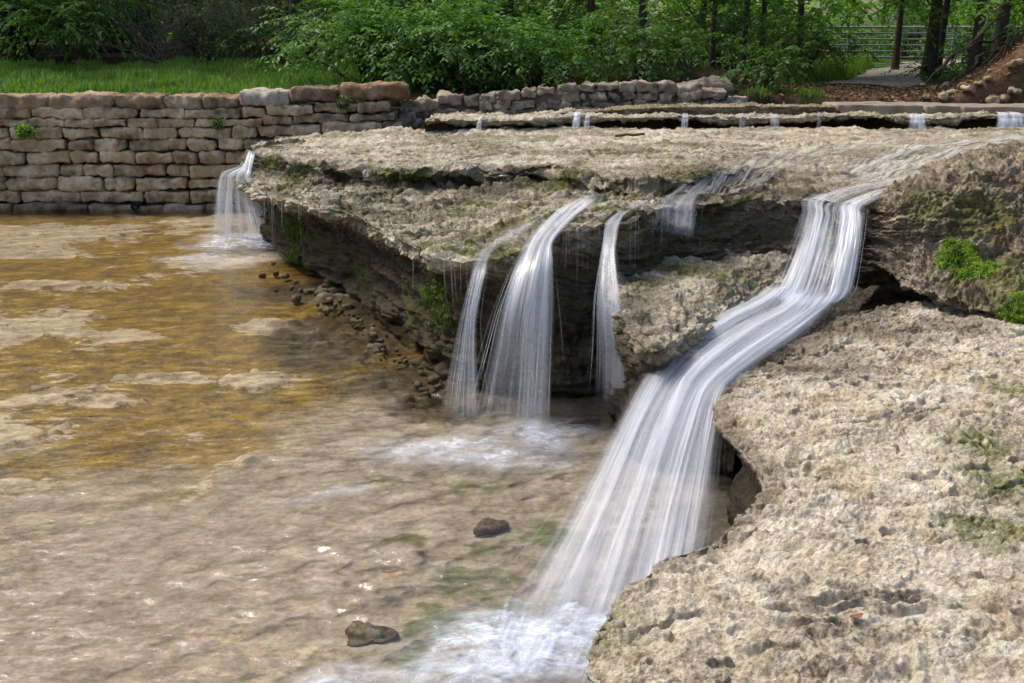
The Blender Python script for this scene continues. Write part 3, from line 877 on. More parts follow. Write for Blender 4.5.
def build_rubble_wall():
    a = np.array([-1.8, 16.55]); pts = [PY(405, 100, 16.5)[:2], PY(440, 100, 17.0)[:2], PY(560, 100, 17.25)[:2], PY(745, 100, 17.45)[:2]]
    cl = cr(np.array(pts), np.linspace(0, 3, 200)); L = np.concatenate([[0], np.cumsum(np.linalg.norm(np.diff(cl, axis=0), axis=1))])
    root = empty('rubble_wall', (cl[100, 0], cl[100, 1] + .2, .9), 'low grey-brown rubble wall running behind the low ledge under the shrubs', 'stone wall')

    def at(s): return np.array([np.interp(s, L, cl[:, 0]), np.interp(s, L, cl[:, 1])])

    def top(s):
        q = at(s); px = 512 + F * q[0] / q[1] / CP
        y = np.interp(px, [400, 425, 445, 470, 520, 560, 600, 660, 700, 745], [101, 100, 95, 96, 89, 86, 83, 82.5, 85, 97])
        return PY(px, y, q[1])[2]
    r = random.Random(5)
    V = []; Fc = []; off = 0; k = 0
    z = 0.95
    while z < 1.9:
        h = r.uniform(.11, .17); s = -r.random() * .2
        while s < L[-1]:
            w = r.uniform(.14, .36)
            t = top(min(max(s + w / 2, 0), L[-1]))
            if z + h < t - .1:
                q = at(s + w / 2)
                v, f = block(w - .01, .26, h * r.uniform(.9, 1.1), seed=400 + k, nx=10, nr=.06, pw=6)
                an = r.uniform(-.25, .25)
                v = np.stack([v[:, 0] * math.cos(an) - v[:, 2] * math.sin(an), v[:, 1], v[:, 2] * math.cos(an) + v[:, 0] * math.sin(an)], 1)
                V.append(v + np.array([q[0], q[1] + .1 + r.uniform(-.02, .02), z + h / 2 + r.uniform(-.012, .012)])); Fc.append(f + off); off += len(v)
            s += w; k += 1
        z += h
    v = np.concatenate(V)
    mesh_obj('stone_facing', v, np.concatenate(Fc), M['rubble'], root, attrs={'wet': np.zeros(len(v))})
    s = 0; j = 0
    while s < L[-1]:
        w = r.uniform(.24, .42); q = at(min(s + w / 2, L[-1])); t = top(min(s + w / 2, L[-1])); h = r.uniform(.13, .18)
        v, f = block(w - .015, .34, h, seed=700 + j, nx=12, nr=.06, pw=6)
        px = 512 + F * q[0] / q[1] / CP
        rust = 652 < px < 668 and not any('rust' in str(c.get('label', '')) for c in root.children)
        o = mesh_obj('capstone', v + np.array([q[0], q[1] + .14, t - h / 2]), f, M['cap_rust'] if rust else M['rubble'], root, attrs={'wet': np.zeros(len(v))})
        if rust: o['label'] = 'rust orange capstone'
        s += w; j += 1
    # mortar core
    S2 = np.linspace(0, L[-1], 120)
    C = np.array([at(q) for q in S2]); T = np.array([top(q) - .09 for q in S2])
    G = np.stack([np.column_stack([C[:, 0], C[:, 1] + .07, np.full(120, .5)]), np.column_stack([C[:, 0], C[:, 1] + .06, T]), np.column_stack([C[:, 0], C[:, 1] + .38, T]), np.column_stack([C[:, 0], C[:, 1] + .4, np.full(120, .5)])])
    mesh_obj('mortar_core', G.reshape(-1, 3), grid_faces(4, 120), M['mortar'], root)


def stone(name, c, size, mat, label, cat, group=None, seed=0, rot=0.0, nrk=.45):
    v, f = block(size[0], size[1], size[2], seed=seed, nx=18, nr=min(size) * nrk, pw=2)
    v = np.stack([v[:, 0] * math.cos(rot) - v[:, 1] * math.sin(rot), v[:, 0] * math.sin(rot) + v[:, 1] * math.cos(rot), v[:, 2]], 1)
    at = {'wet': np.zeros(len(v)), 'moss': np.zeros(len(v)), 'algae': np.zeros(len(v))}
    return tag(mesh_obj(name, v + c, f, mat, attrs=at), label, cat, group)


# ------------------------------------------------------------------ pool
def build_pool():
    nx, ny = 520, 760
    # polar-like spacing: dense close by
    ys = np.concatenate([np.linspace(-4, 2.6, 30, endpoint=False), np.geomspace(2.6, 16.7, ny)])
    xs = np.linspace(-1, 1, nx)
    W = np.interp(ys, [-4, 2.6, 6, 16.7], [4.5, 4.5, 5.2, 12.5])
    cx = np.interp(ys, [-4, 2.6, 6, 16.7], [-1.8, -1.8, -1.6, -2.0])
    X = cx[:, None] + W[:, None] * xs[None, :]; Y = np.repeat(ys[:, None], nx, 1)
    p = np.stack([X.ravel(), Y.ravel(), np.zeros(X.size)], 1)
    px, py, dz = proj(p)
    big = fbm(p * np.array([.8, .8, 1]), 4, seed=31); n2 = fbm(p * np.array([2.1, 1.7, 1]), 5, .55, seed=33); n3 = fbm(p * 9, 4, .6, seed=35)
    # the algae-gold basin: deep part of the pool
    edge = np.array([P(-60, 470, 0)[:2], P(60, 500, 0)[:2], P(190, 490, 0)[:2], P(250, 440, 0)[:2], P(330, 395, 0)[:2], P(400, 372, 0)[:2], P(470, 350, 0)[:2]])
    ye = np.interp(p[:, 0], edge[:, 0], edge[:, 1])
    gold = sst(-.75, .8, p[:, 1] - ye + big * .7 + n2 * .75 + n3 * .2)
    # shoals close to the surface; their pale colour also paints in water sheen
    sh = fbm(p * np.array([.75, .95, 1]) + 4.2, 5, .58, seed=41)
    warp = n2 * .18
    shoal = sst(.22, .40, sh + warp); pf = sst(-.2, .5, sh + warp)
    def spot(a, b, rx, ry, z=0): c = P(a, b, 0); return np.exp(-(((p[:, 0] - c[0]) / rx) ** 2 + ((p[:, 1] - c[1]) / ry) ** 2))
    for a, b, rx, ry in [(28, 232, 1.5, .7), (20, 250, .9, .25), (5, 432, .35, .25), (75, 490, .25, .1), (20, 480, .3, .12), (270, 320, .35, .3), (320, 290, .5, .3), (165, 372, .45, .12), (110, 395, .35, .12), (60, 280, .8, .3), (120, 330, .4, .2), (255, 375, .3, .25), (340, 330, .4, .3)]:
        sp_ = spot(a, b, rx, ry)
        shoal = np.maximum(shoal, sst(.35, .6, sp_ + n2 * .28 + n3 * .1)); pf = np.maximum(pf, sst(.02, .75, sp_ + n2 * .25))
    shoal *= sst(0, .6, gold)
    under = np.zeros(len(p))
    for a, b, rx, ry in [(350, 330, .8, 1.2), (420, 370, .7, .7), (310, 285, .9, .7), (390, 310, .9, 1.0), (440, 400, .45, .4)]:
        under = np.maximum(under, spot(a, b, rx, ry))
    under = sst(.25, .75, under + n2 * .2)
    algae = np.zeros(len(p))
    wx = p[:, 0] + n3 * .09 + n2 * .06; wy = p[:, 1] + fbm(p * 7 + 3.3, 3, seed=91) * .1 + n2 * .05 + (p[:, 0] + .3) * .25
    def spot(a, b, rx, ry, z=0): c = P(a, b, 0); return np.exp(-(((wx - c[0]) / rx) ** 2 + ((wy - c[1] - (c[0] + .3) * .25) / ry) ** 2))
    for a, b, rx, ry, w in [(425, 620, .16, .09, 1), (450, 612, .2, .09, 1), (470, 566, .22, .07, .9), (480, 585, .2, .06, .8), (440, 650, .2, .1, .7), (404, 532, .1, .06, .9), (545, 528, .2, .12, .9), (495, 545, .2, .1, .5), (460, 480, .3, .1, .5), (395, 475, .2, .08, .5), (500, 600, .2, .2, .5)]:
        algae = np.maximum(algae, w * spot(a, b, rx, ry))
    algae = sst(.15, .5, algae + n3 * .25) * sst(-.75, 0, fbm(p * 5 + 8, 4, .6, seed=92))
    def spot(a, b, rx, ry, z=0): c = P(a, b, 0); return np.exp(-(((p[:, 0] - c[0]) / rx) ** 2 + ((p[:, 1] - c[1]) / ry) ** 2))
    brk = fbm(np.stack([p[:, 0] * 2.2, p[:, 1] * 3.4, 0 * p[:, 0]], 1), 5, .62, seed=47)
    shoal = shoal * sst(-.45, .25, brk)
    zb = -.05 + big * .012 + n2 * .012 + n3 * .008 + fbm(p * 24, 3, .6, seed=44) * .005 - gold * .012
    shoal = shoal * (1 - sst(.3, .7, spot(225, 262, 1.0, .8)))
    sm = sst(.15, .95, shoal + n3 * .4)
    zb = zb * (1 - sm) + sm * (-.026 + n3 * .006 + n2 * .006 + fbm(p * 16, 2, seed=3) * .006) + under * .05 * n3
    v = np.stack([p[:, 0], p[:, 1], zb], 1)
    tan_pale = (1 - gold) * sst(.1, .6, big + n2 * .5) * .35
    o = mesh_obj('stream_bed', v, grid_faces(len(ys), nx), M['bed'], base=(0, 0, -.2),
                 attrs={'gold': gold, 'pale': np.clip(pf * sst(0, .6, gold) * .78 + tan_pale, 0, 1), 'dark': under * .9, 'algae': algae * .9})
    tag(o, kind='structure')
    # water surface with wind and current ripples, livelier near the falls
    rough = np.zeros(len(p))
    for a, b, r in [(500, 445, 1.1), (540, 640, .9), (245, 242, 1.4), (400, 560, .7)]:
        c = P(a, b, 0); rough = np.maximum(rough, np.exp(-((p[:, 0] - c[0]) ** 2 + (p[:, 1] - c[1]) ** 2) / r ** 2))
    q = np.stack([p[:, 0] * .9 + p[:, 1] * .35, p[:, 1] * 1.5 - p[:, 0] * .4, 0 * p[:, 0]], 1)
    rip = fbm(q * 3.2 + n2[:, None] * .35, 3, .55, seed=51) * .0075 + ridge(q * 6.0 + n2[:, None] * .6, 2, seed=53) * .0042 + fbm(q * 22, 2, seed=55) * .0011
    zw = rip * 1.15 * (1 + 1.3 * rough)
    v = np.stack([p[:, 0], p[:, 1], zw], 1)
    tag(mesh_obj('water', v, grid_faces(len(ys), nx), M['pool'], base=(0, 0, 0)), kind='structure')
    global POOLV
    POOLV = v


# ------------------------------------------------------------------ falling water
def sheet(rows, nu, nv, seed, dens=.8, edge=.12, layers=2, thick=.012, vfade=(0.0, 0.0), spread=1.0, vprof=None, clump=1.0):
    A = np.array(rows, float)
    R, C = A.shape[:2]
    B = cr(A, np.linspace(0, R - 1, nv))
    V = []; Fc = []; D = []; UV = []; off = 0
    for k in range(layers):
        u = np.linspace(0, C - 1, nu)
        G = np.swapaxes(cr(np.swapaxes(B, 0, 1), u), 0, 1)
        n = normals(G)
        wid = np.linalg.norm(np.diff(G[nv // 2], axis=0), axis=1).sum()
        ln = np.concatenate([[0], np.cumsum(np.linalg.norm(np.diff(G[:, nu // 2], axis=0), axis=1))])
        U = np.linspace(0, 1, nu)
        uu = np.repeat(U[None], nv, 0); vv = np.repeat(np.linspace(0, 1, nv)[:, None], nu, 1)
        q = np.stack([uu.ravel() * wid * 10 + seed * 5 + k * 17, vv.ravel() * .9 + k * 3, np.full(uu.size, seed * 1.3)], 1)
        s1 = fbm(q, 4, .6, seed=seed + k)
        q2 = q.copy(); q2[:, 0] *= 3.6; q2[:, 1] *= 1.2
        s2 = fbm(q2, 3, .6, seed=seed + k + 5)
        d = thick * (s1 * 1.1 + s2 * .2) + thick * (k - (layers - 1) / 2) * 1.2
        G = G + n * d.reshape(nv, nu, 1)
        eu = np.minimum(uu, 1 - uu).ravel()
        ef = sst(0, edge, eu + .06 * s1 * edge * 4)
        a = dens * ef * np.clip(.58 + clump * (.95 * s1 + .25 * s2), .02, 1.3)
        w = vv.ravel()
        if vfade[0]: a = a * sst(0, vfade[0], w)
        if vfade[1]: a = a * sst(0, vfade[1], 1 - w)
        if vprof is not None: a = a * np.interp(w, *vprof)
        V.append(G.reshape(-1, 3)); Fc.append(grid_faces(nv, nu, off)); off += nu * nv
        D.append(a); UV.append(np.stack([uu.ravel() * wid + k * 3.7, np.repeat(ln, nu) + k * 2.1], 1))
    return np.concatenate(V), np.concatenate(Fc), {'dens': np.concatenate(D)}, np.concatenate(UV)


def strands(rows, n, seed, r0=.0022, dens=.7, jit=.03, nv=26, start=0.0):
    A = np.array(rows, float); R, C = A.shape[:2]
    rr = random.Random(seed)
    V = []; Fc = []; D = []; UV = []; off = 0
    t = np.linspace(start * (R - 1), R - 1, nv)
    B = cr(A, t)
    a = np.linspace(0, 2 * math.pi, 5, endpoint=False)
    for i in range(n):
        u = rr.random() * (C - 1)
        L = cr(np.swapaxes(B, 0, 1), np.array([u]))[0]
        w = np.linspace(0, 1, nv)[:, None]
        dv = np.array([rr.gauss(0, jit), rr.gauss(0, jit), rr.gauss(0, jit * .4)])
        L = L + dv * w ** 1.5
        rad = r0 * rr.uniform(.4, 1.4) * (0.6 + .6 * w[:, 0])
        cut0 = rr.random() ** 2 * .4; cut1 = 1 - rr.random() ** 2 * .3
        tg = np.gradient(L, axis=0); tg /= np.linalg.norm(tg, axis=1, keepdims=True)
        b1 = np.cross(tg, [0, 1, 0.01]); b1 /= np.linalg.norm(b1, axis=1, keepdims=True); b2 = np.cross(tg, b1)
        ring = L[:, None] + (b1[:, None] * np.cos(a)[None, :, None] + b2[:, None] * np.sin(a)[None, :, None]) * rad[:, None, None]
        V.append(ring.reshape(-1, 3)); Fc.append(grid_faces(nv, 5, off, wrap=True)); off += nv * 5
        al = dens * rr.uniform(.3, 1) * sst(cut0, cut0 + .15, w[:, 0]) * (1 - sst(cut1 - .15, cut1, w[:, 0]))
        D.append(np.repeat(al, 5)); UV.append(np.stack([np.full(nv * 5, u * .3 + i), np.repeat(w[:, 0], 5)], 1))
    return np.concatenate(V), np.concatenate(Fc), {'dens': np.concatenate(D)}, np.concatenate(UV)


def PR(*pts): return [P(*q) for q in pts]


def drape(x, y):
    """height of the broad ledge's top under (x, y), from its own surface"""
    v = GRIDS['slab']; v = v[v[:, 2] > 1.0]
    res = .04; x0, y0 = -3.0, 6.5
    H = np.full((260, 260), -9.0)
    i = ((v[:, 0] - x0) / res).astype(int); j = ((v[:, 1] - y0) / res).astype(int)
    m = (i >= 0) & (i < 260) & (j >= 0) & (j < 260)
    np.maximum.at(H, (i[m], j[m]), v[m, 2])
    bad = H < 0
    for _ in range(12):
        Hn = np.max([np.roll(H, s, ax) for s in (-1, 1) for ax in (0, 1)], axis=0)
        H = np.where(bad & (H < 0), Hn, H)
    for _ in range(2):
        H = (H + np.roll(H, 1, 0) + np.roll(H, -1, 0) + np.roll(H, 1, 1) + np.roll(H, -1, 1)) / 5
    fx = np.clip((x - x0) / res - .5, 0, 258); fy = np.clip((y - y0) / res - .5, 0, 258)
    a = fx.astype(int); b = fy.astype(int); fx = fx - a; fy = fy - b
    return (H[a, b] * (1 - fx) + H[a + 1, b] * fx) * (1 - fy) + (H[a, b + 1] * (1 - fx) + H[a + 1, b + 1] * fx) * fy


def PS(*pts):
    return [surf_at('slab', x, y) + np.array([0, 0, .018]) for x, y in pts]


def build_falls():
    # --- main cascade
    root = empty('waterfall', P(760, 380, .1), 'biggest white cascade, dropping from the ledge then fanning wide down to the pool', 'waterfall')
    mainroot = root
    run = [PR((965, 160, 1.335), (1000, 158, 1.335), (1040, 157, 1.335), (1090, 156, 1.335)), PR((905, 172, 1.30), (940, 174, 1.30), (975, 175, 1.32), (1010, 174, 1.34)),
           PR((840, 186, 1.265), (862, 188, 1.26), (885, 189, 1.26), (905, 190, 1.28)), PR((802, 197, 1.235), (824, 201, 1.225), (848, 204, 1.225), (870, 206, 1.235))]
    v, f, a, uv = sheet(run, 150, 90, 2, .85, .25, 1, .01, (0.25, 0.0))
    mesh_obj('sliding_water', v, f, M['film'], root, attrs=a, uv=uv)
    lip = run[3]
    drop = [run[2], lip, PR((800, 212, 1.16), (822, 216, 1.15), (846, 219, 1.15), (868, 221, 1.15)), PR((790, 245, .97), (814, 249, .96), (840, 252, .96), (864, 252, .96)),
            PR((772, 285, .74), (800, 290, .73), (830, 292, .73), (858, 288, .74)), PR((754, 302, .66), (784, 306, .66), (815, 308, .66), (845, 302, .66))]
    v, f, a, uv = sheet(drop, 200, 120, 3, .62, .16, 2, .018, (0.2, 0.08), clump=1.7)
    mesh_obj('upper_drop', v, f, M['fall'], root, attrs=a, uv=uv)
    run2 = [PR((768, 286, .74), (794, 290, .74), (822, 292, .74), (850, 290, .72)), PR((745, 302, .68), (775, 308, .68), (806, 312, .68), (832, 308, .66)), PR((712, 318, .66), (742, 326, .66), (774, 333, .66), (806, 332, .64)),
            PR((676, 340, .63), (706, 350, .63), (738, 358, .63), (768, 358, .61)), PR((646, 370, .565), (676, 380, .56), (706, 388, .56), (732, 388, .56)),
            PR((618, 418, .44), (652, 426, .44), (690, 434, .44), (724, 436, .44)), PR((582, 480, .28), (628, 490, .27), (672, 502, .26), (718, 508, .26)),
            PR((544, 548, .12), (602, 560, .11), (655, 575, .1), (708, 585, .1)), PR((490, 634, -.01), (575, 632, -.01), (632, 650, -.01), (696, 655, -.01))]
    v, f, a, uv = sheet(run2, 420, 220, 5, .66, .2, 3, .022, (0.06, 0.07), clump=.95, vprof=([0, .2, .35, .5, .75, 1], [.8, 1.0, .95, .85, .64, .62]))
    mesh_obj('lower_cascade', v, f, M['fall'], root, attrs=a, uv=uv)
    v, f, a, uv = strands(run2[4:], 40, 11, .0011, .3, .07)
    mesh_obj('water_strands', v, f, M['fall'], root, attrs=a, uv=uv)
    v, f, a, uv = strands(drop[1:], 24, 12, .0016, .4, .03)
    mesh_obj('water_strands', v, f, M['fall'], root, attrs=a, uv=uv)
    base = [P(x, y, 0) for x, y in ((478, 628), (520, 634), (565, 642), (610, 648), (650, 640))]
    out = np.array([-.35, -.75, 0])
    for k, (hh, rr_) in enumerate([(.10, .22), (.16, .13), (.06, .34)]):
        rws = [[b + np.array([0, .1, -.02]) for b in base], [b + out * rr_ * .4 + np.array([0, .04, hh]) for b in base], [b + out * rr_ + np.array([0, 0, hh * .7]) for b in base], [b + out * rr_ * 1.7 + np.array([0, 0, -.01]) for b in base]]
        v, f, a, uv = sheet(rws, 160, 50, 90 + k, .42, .3, 1, .03, (.35, .5), clump=1.0)
        mesh_obj('splash', v, f, M['foam'], root, attrs=a, uv=uv)
    # --- twin fall in the middle
    root = empty('waterfall', P(510, 425, 0), 'see-through forked fall of two white strands in front of the dark undercut', 'waterfall')
    left = [PS((540, 214), (555, 214)), PS((505, 232), (520, 233)), PR((480, 249, 1.11), (494, 250, 1.12)), PR((471, 270, 1.03), (487, 272, 1.03)), PR((459, 318, .78), (478, 322, .76)), PR((447, 372, .42), (480, 378, .4)), PR((436, 424, -.01), (486, 430, -.01))]
    right = [PS((584, 196), (594, 196), (604, 197)), PS((558, 211), (570, 213), (580, 214)), PR((533, 232, 1.185), (546, 237, 1.185), (555, 240, 1.18)), PR((518, 258, 1.09), (536, 262, 1.09), (553, 264, 1.08)),
             PR((500, 308, .83), (526, 312, .82), (553, 314, .80)), PR((487, 368, .45), (519, 374, .43), (552, 376, .42)), PR((474, 428, -.01), (513, 436, -.01), (551, 434, -.01))]
    v, f, a, uv = sheet(left, 70, 120, 21, .6, .22, 2, .012, (.14, .08), vprof=([0, .3, .5, 1], [.8, 1, .75, .35]))
    mesh_obj('water_sheet', v, f, M['fall'], root, attrs=a, uv=uv)
    v, f, a, uv = sheet(right, 150, 120, 24, .62, .2, 2, .014, (.12, .08), clump=1.3, vprof=([0, .3, .5, 1], [.9, 1.1, .75, .3]))
    mesh_obj('water_sheet', v, f, M['fall'], root, attrs=a, uv=uv)
    v, f, a, uv = strands(left[2:], 24, 25, .0015, .45, .05)
    v2, f2, a2, uv2 = strands(right[2:], 44, 26, .0015, .4, .06)
    mesh_obj('water_strands', np.concatenate([v, v2]), np.concatenate([f, f2 + len(v)]), M['fall'], root, attrs={'dens': np.concatenate([a['dens'], a2['dens']])}, uv=np.concatenate([uv, uv2]))
    # --- thin fall left of the small ledge
    root = empty('waterfall', P(612, 412, 0), 'narrow twisting fall slipping past the corner of the small dark ledge', 'waterfall')
    thin = [PS((640, 198), (656, 197)), PS((614, 213), (630, 212)), PR((605, 224, 1.2), (620, 226, 1.21)), PR((602, 252, 1.06), (616, 254, 1.06)), PR((597, 300, .8), (622, 305, .79)), PR((598, 350, .5), (628, 356, .48)), PR((596, 414, -.01), (632, 420, -.01))]
    v, f, a, uv = sheet(thin, 80, 110, 31, .32, .25, 2, .012, (.2, .1), clump=1.2)
    mesh_obj('water_sheet', v, f, M['fall'], root, attrs=a, uv=uv)
    v, f, a, uv = strands(thin[2:], 24, 32, .0015, .4, .05)
    mesh_obj('water_strands', v, f, M['fall'], root, attrs=a, uv=uv)
    # --- little curtain onto the small ledge
    root = empty('waterfall', P(675, 250, .82), 'short faint curtain dripping from the ledge onto the small dark ledge', 'waterfall')
    cur = [PS((694, 174), (724, 174)), PS((668, 193), (704, 192)), PR((656, 204, 1.23), (698, 203, 1.23)), PR((655, 222, 1.1), (696, 222, 1.1)), PR((654, 247, .83), (694, 248, .83))]
    v, f, a, uv = sheet(cur, 90, 60, 41, .2, .2, 2, .01, (.2, .1), clump=1.5)
    mesh_obj('water_sheet', v, f, M['fall'], root, attrs=a, uv=uv)
    v, f, a, uv = strands(cur[2:], 30, 42, .0025, .4, .01)
    mesh_obj('water_strands', v, f, M['fall'], root, attrs=a, uv=uv)
    # --- far left fall off the ledge's tip
    root = empty('waterfall', P(245, 238, 0), 'white curtain falling off the far tip of the broad ledge beside the dry-stacked wall', 'waterfall')
    d = 12.6
    tip = [[PY(249, 150, d + .9), PY(252, 151, d + .5), PY(254, 153, d + .2)], [PY(240, 167, d + .75), PY(246, 168, d + .35), PY(251, 169, d)], [PY(222, 174, d + 1.2), PY(240, 177, d + .35), PY(252, 180, d - .05)], [PY(217, 190, d + 1.2), PY(241, 196, d + .6), PY(264, 197, d + .6)],
           [PY(214, 212, d + 1.15), PY(243, 218, d + .75), PY(276, 215, d + 1)], [P(211, 236, -.01), P(245, 243, -.01), P(283, 235, -.01)]]
    v, f, a, uv = sheet(tip, 170, 90, 51, .56, .12, 2, .02, (.05, .06), clump=1.2)
    mesh_obj('water_sheet', v, f, M['fall'], root, attrs=a, uv=uv)
    v, f, a, uv = strands(tip[1:], 30, 52, .003, .4, .05)
    mesh_obj('water_strands', v, f, M['fall'], root, attrs=a, uv=uv)
    V = []; Fc = []; D = []; UV = []; off = 0; rr = random.Random(8)
    for i in range(46):
        x = rr.choice([rr.uniform(408, 478), rr.uniform(556, 596), rr.uniform(632, 720), rr.uniform(255, 300)])
        y = float(np.interp(x, [255, 300, 410, 440, 480, 552, 596, 632, 672, 720], [196, 203, 240, 255, 258, 238, 226, 224, 211, 206]))
        c = surf_at('slab', x, y + 2, 4); ln = rr.uniform(.15, .5); t = np.linspace(0, 1, 12)[:, None]
        pth = c + np.array([0, -.015, 0]) + np.array([rr.gauss(0, .01), rr.gauss(-.01, .01), -ln]) * t
        v, f = tube(pth, np.full(12, rr.uniform(.0015, .0032)), 5)
        V.append(v); Fc.append(f + off); off += len(v); D.append(np.repeat(rr.uniform(.06, .28) * (1 - t[:, 0] ** 2 * .8), 5)); UV.append(np.stack([np.full(len(v), i * .37), np.repeat(t[:, 0] * ln, 5)], 1))
    tag(mesh_obj('water_drips', np.concatenate(V), np.concatenate(Fc), M['fall'], attrs={'dens': np.concatenate(D)}, uv=np.concatenate(UV)), 'fine threads of water dripping from the lip of the broad ledge', kind='stuff')
    # --- trickles along the low back ledge
    labs = {478: 'tiny white trickle at the left end of the low dripping ledge', 577: 'left one of a close pair of trickles on the low back ledge', 586: 'right one of a close pair of trickles on the low back ledge',
            682: 'small trickle below the left end of the rough dark slab', 740: 'faint trickle in front of the middle of the rough dark slab', 776: 'slightly wider trickle in front of the rough dark slab', 820: 'hair-thin trickle near the right end of the rough dark slab',
            914: 'wide white trickle below the joint of two concrete slabs', 1006: 'widest white trickle at the right end of the low back ledge'}
    for x, w, dn in [(478, 5, .6), (577, 8, .8), (586, 6, .7), (682, 7, .5), (740, 6, .4), (776, 10, .5), (820, 4, .3), (914, 20, .95), (1006, 28, 1.0)]:
        yl = 118 if x < 560 else 115
        E = surf_at('second', x, yl + 1.5, 2.5) + np.array([0, -.03, .01]); px_m = F / E[1]
        hw = w / px_m / 2
        mk = lambda dx, dy, z, s: [np.array([E[0] - hw * s + dx, E[1] + dy, z]), np.array([E[0] + dx, E[1] + dy - .01, z]), np.array([E[0] + hw * s + dx, E[1] + dy, z])]
        top = E[2]
        rws = [mk(.06, .3, top + .035, .8), mk(.01, .02, top + .03, .9), mk(0, -.05, top - .03, 1), mk(-.01, -.09, 1.36, 1.05), mk(-.02, -.13, 1.27, 1.2)]
        v, f, a, uv = sheet(rws, 60, 40, 70 + x, dn, .2, 2, .006, (.25, .05))
        tag(mesh_obj('trickle', v, f, M['fall'], attrs=a, uv=uv), labs[x], 'trickle', 'trickles along the low back ledge')
    # water sliding over the right part of the broad ledge
    films = [[PR((1100, 128, 1.33), (1100, 150, 1.335)), PR((1000, 129, 1.33), (1010, 152, 1.335)), PR((900, 136, 1.325), (940, 166, 1.32)), PR((830, 160, 1.30), (880, 185, 1.285))],
             [PR((900, 130, 1.335), (925, 133, 1.335)), PR((820, 140, 1.32), (850, 150, 1.32)), PR((740, 160, 1.295), (775, 172, 1.285)), PR((690, 186, 1.27), (722, 188, 1.27))]]
    for k, fr in enumerate(films):
        v, f, a, uv = sheet(fr, 260, 200, 80 + k, .75 if k == 0 else .5, .3, 1, .0, (.12, .06), clump=1.4)
        v[:, 2] = drape(v[:, 0], v[:, 1]) + .009
        mesh_obj('sliding_water', v, f, M['film'], mainroot, attrs=a, uv=uv)
    # --- foam
    def foam(name, parts, label):
        V = []; Fc = []; D = []; off = 0
        for (cx, cy, rx, ry, rot, dens) in parts:
            c = P(cx, cy, 0); nr, na = 46, 96
            r = np.linspace(.01, 1, nr)[:, None]; a = np.linspace(0, 2 * math.pi, na, endpoint=False)[None]
            ex, ey = r * np.cos(a) * rx, r * np.sin(a) * ry
            x = c[0] + ex * math.cos(rot) - ey * math.sin(rot); y = c[1] + ex * math.sin(rot) + ey * math.cos(rot)
            p = np.stack([x.ravel(), y.ravel(), 0 * x.ravel()], 1)
            n = fbm(p * 6, 4, .6, seed=61); n2 = fbm(p * 2.2, 3, seed=63)
            rr = np.repeat(r, na, 1).ravel()
            d = dens * (1 - sst(.25, 1.0, rr + n2 * .28)) * (.8 + .5 * n)
            p[:, 2] = .012 + (1 - rr) * .03 + np.maximum(n, -.3) * .028 * (1 - rr) + .012
            V.append(p); D.append(np.clip(d, 0, 1.3)); Fc.append(grid_faces(nr, na, off, wrap=True)); off += nr * na
        tag(mesh_obj(name, np.concatenate(V), np.concatenate(Fc), M['foam'], attrs={'dens': np.concatenate(D)}), label, kind='stuff')
    foam('foam', [(490, 448, .75, .5, .1, .62), (430, 455, .55, .4, -.3, .4), (560, 436, .5, .3, 0, .5)], 'bluish white churned water under the forked fall')
    foam('foam', [(560, 650, .55, .45, .2, 1.0), (500, 655, .55, .42, .2, .7), (470, 690, .4, .3, .2, .5), (630, 640, .5, .3, .3, .9), (380, 690, .55, .22, .3, .55), (455, 690, .4, .2, 0, .6)], 'white churned water where the big cascade lands')
    foam('foam', [(246, 243, .9, .8, 0, .85), (220, 262, .9, .6, .3, .35), (282, 240, .5, .5, 0, .6)], 'white froth below the far tip of the broad ledge')
    foam('foam', [(325, 502, .35, .07, .5, .35), (350, 494, .2, .08, .2, .45)], 'thin curl of froth drifting on the pool')


# ------------------------------------------------------------------ plants
def leaf_mesh(c, d, nrm, ln, wd, lc):
    """c base points, d leaf directions, nrm leaf normals (N,3); folded four-point leaves"""
    d = d / np.linalg.norm(d, axis=1, keepdims=True)
    s = np.cross(d, nrm); s /= np.maximum(np.linalg.norm(s, axis=1, keepdims=True), 1e-6)
    u = np.cross(s, d)
    L = ln[:, None]; W = wd[:, None]
    a = c; b = c + d * L * .45 + s * W * .5 + u * W * .12; e = c + d * L - u * L * .12; g = c + d * L * .45 - s * W * .5 + u * W * .12
    v = np.stack([a, b, e, g], 1).reshape(-1, 3)
    k = np.arange(len(c)) * 4
    f = np.stack([k, k + 1, k + 2, k + 3], 1)
    return v, f, np.repeat(lc, 4)


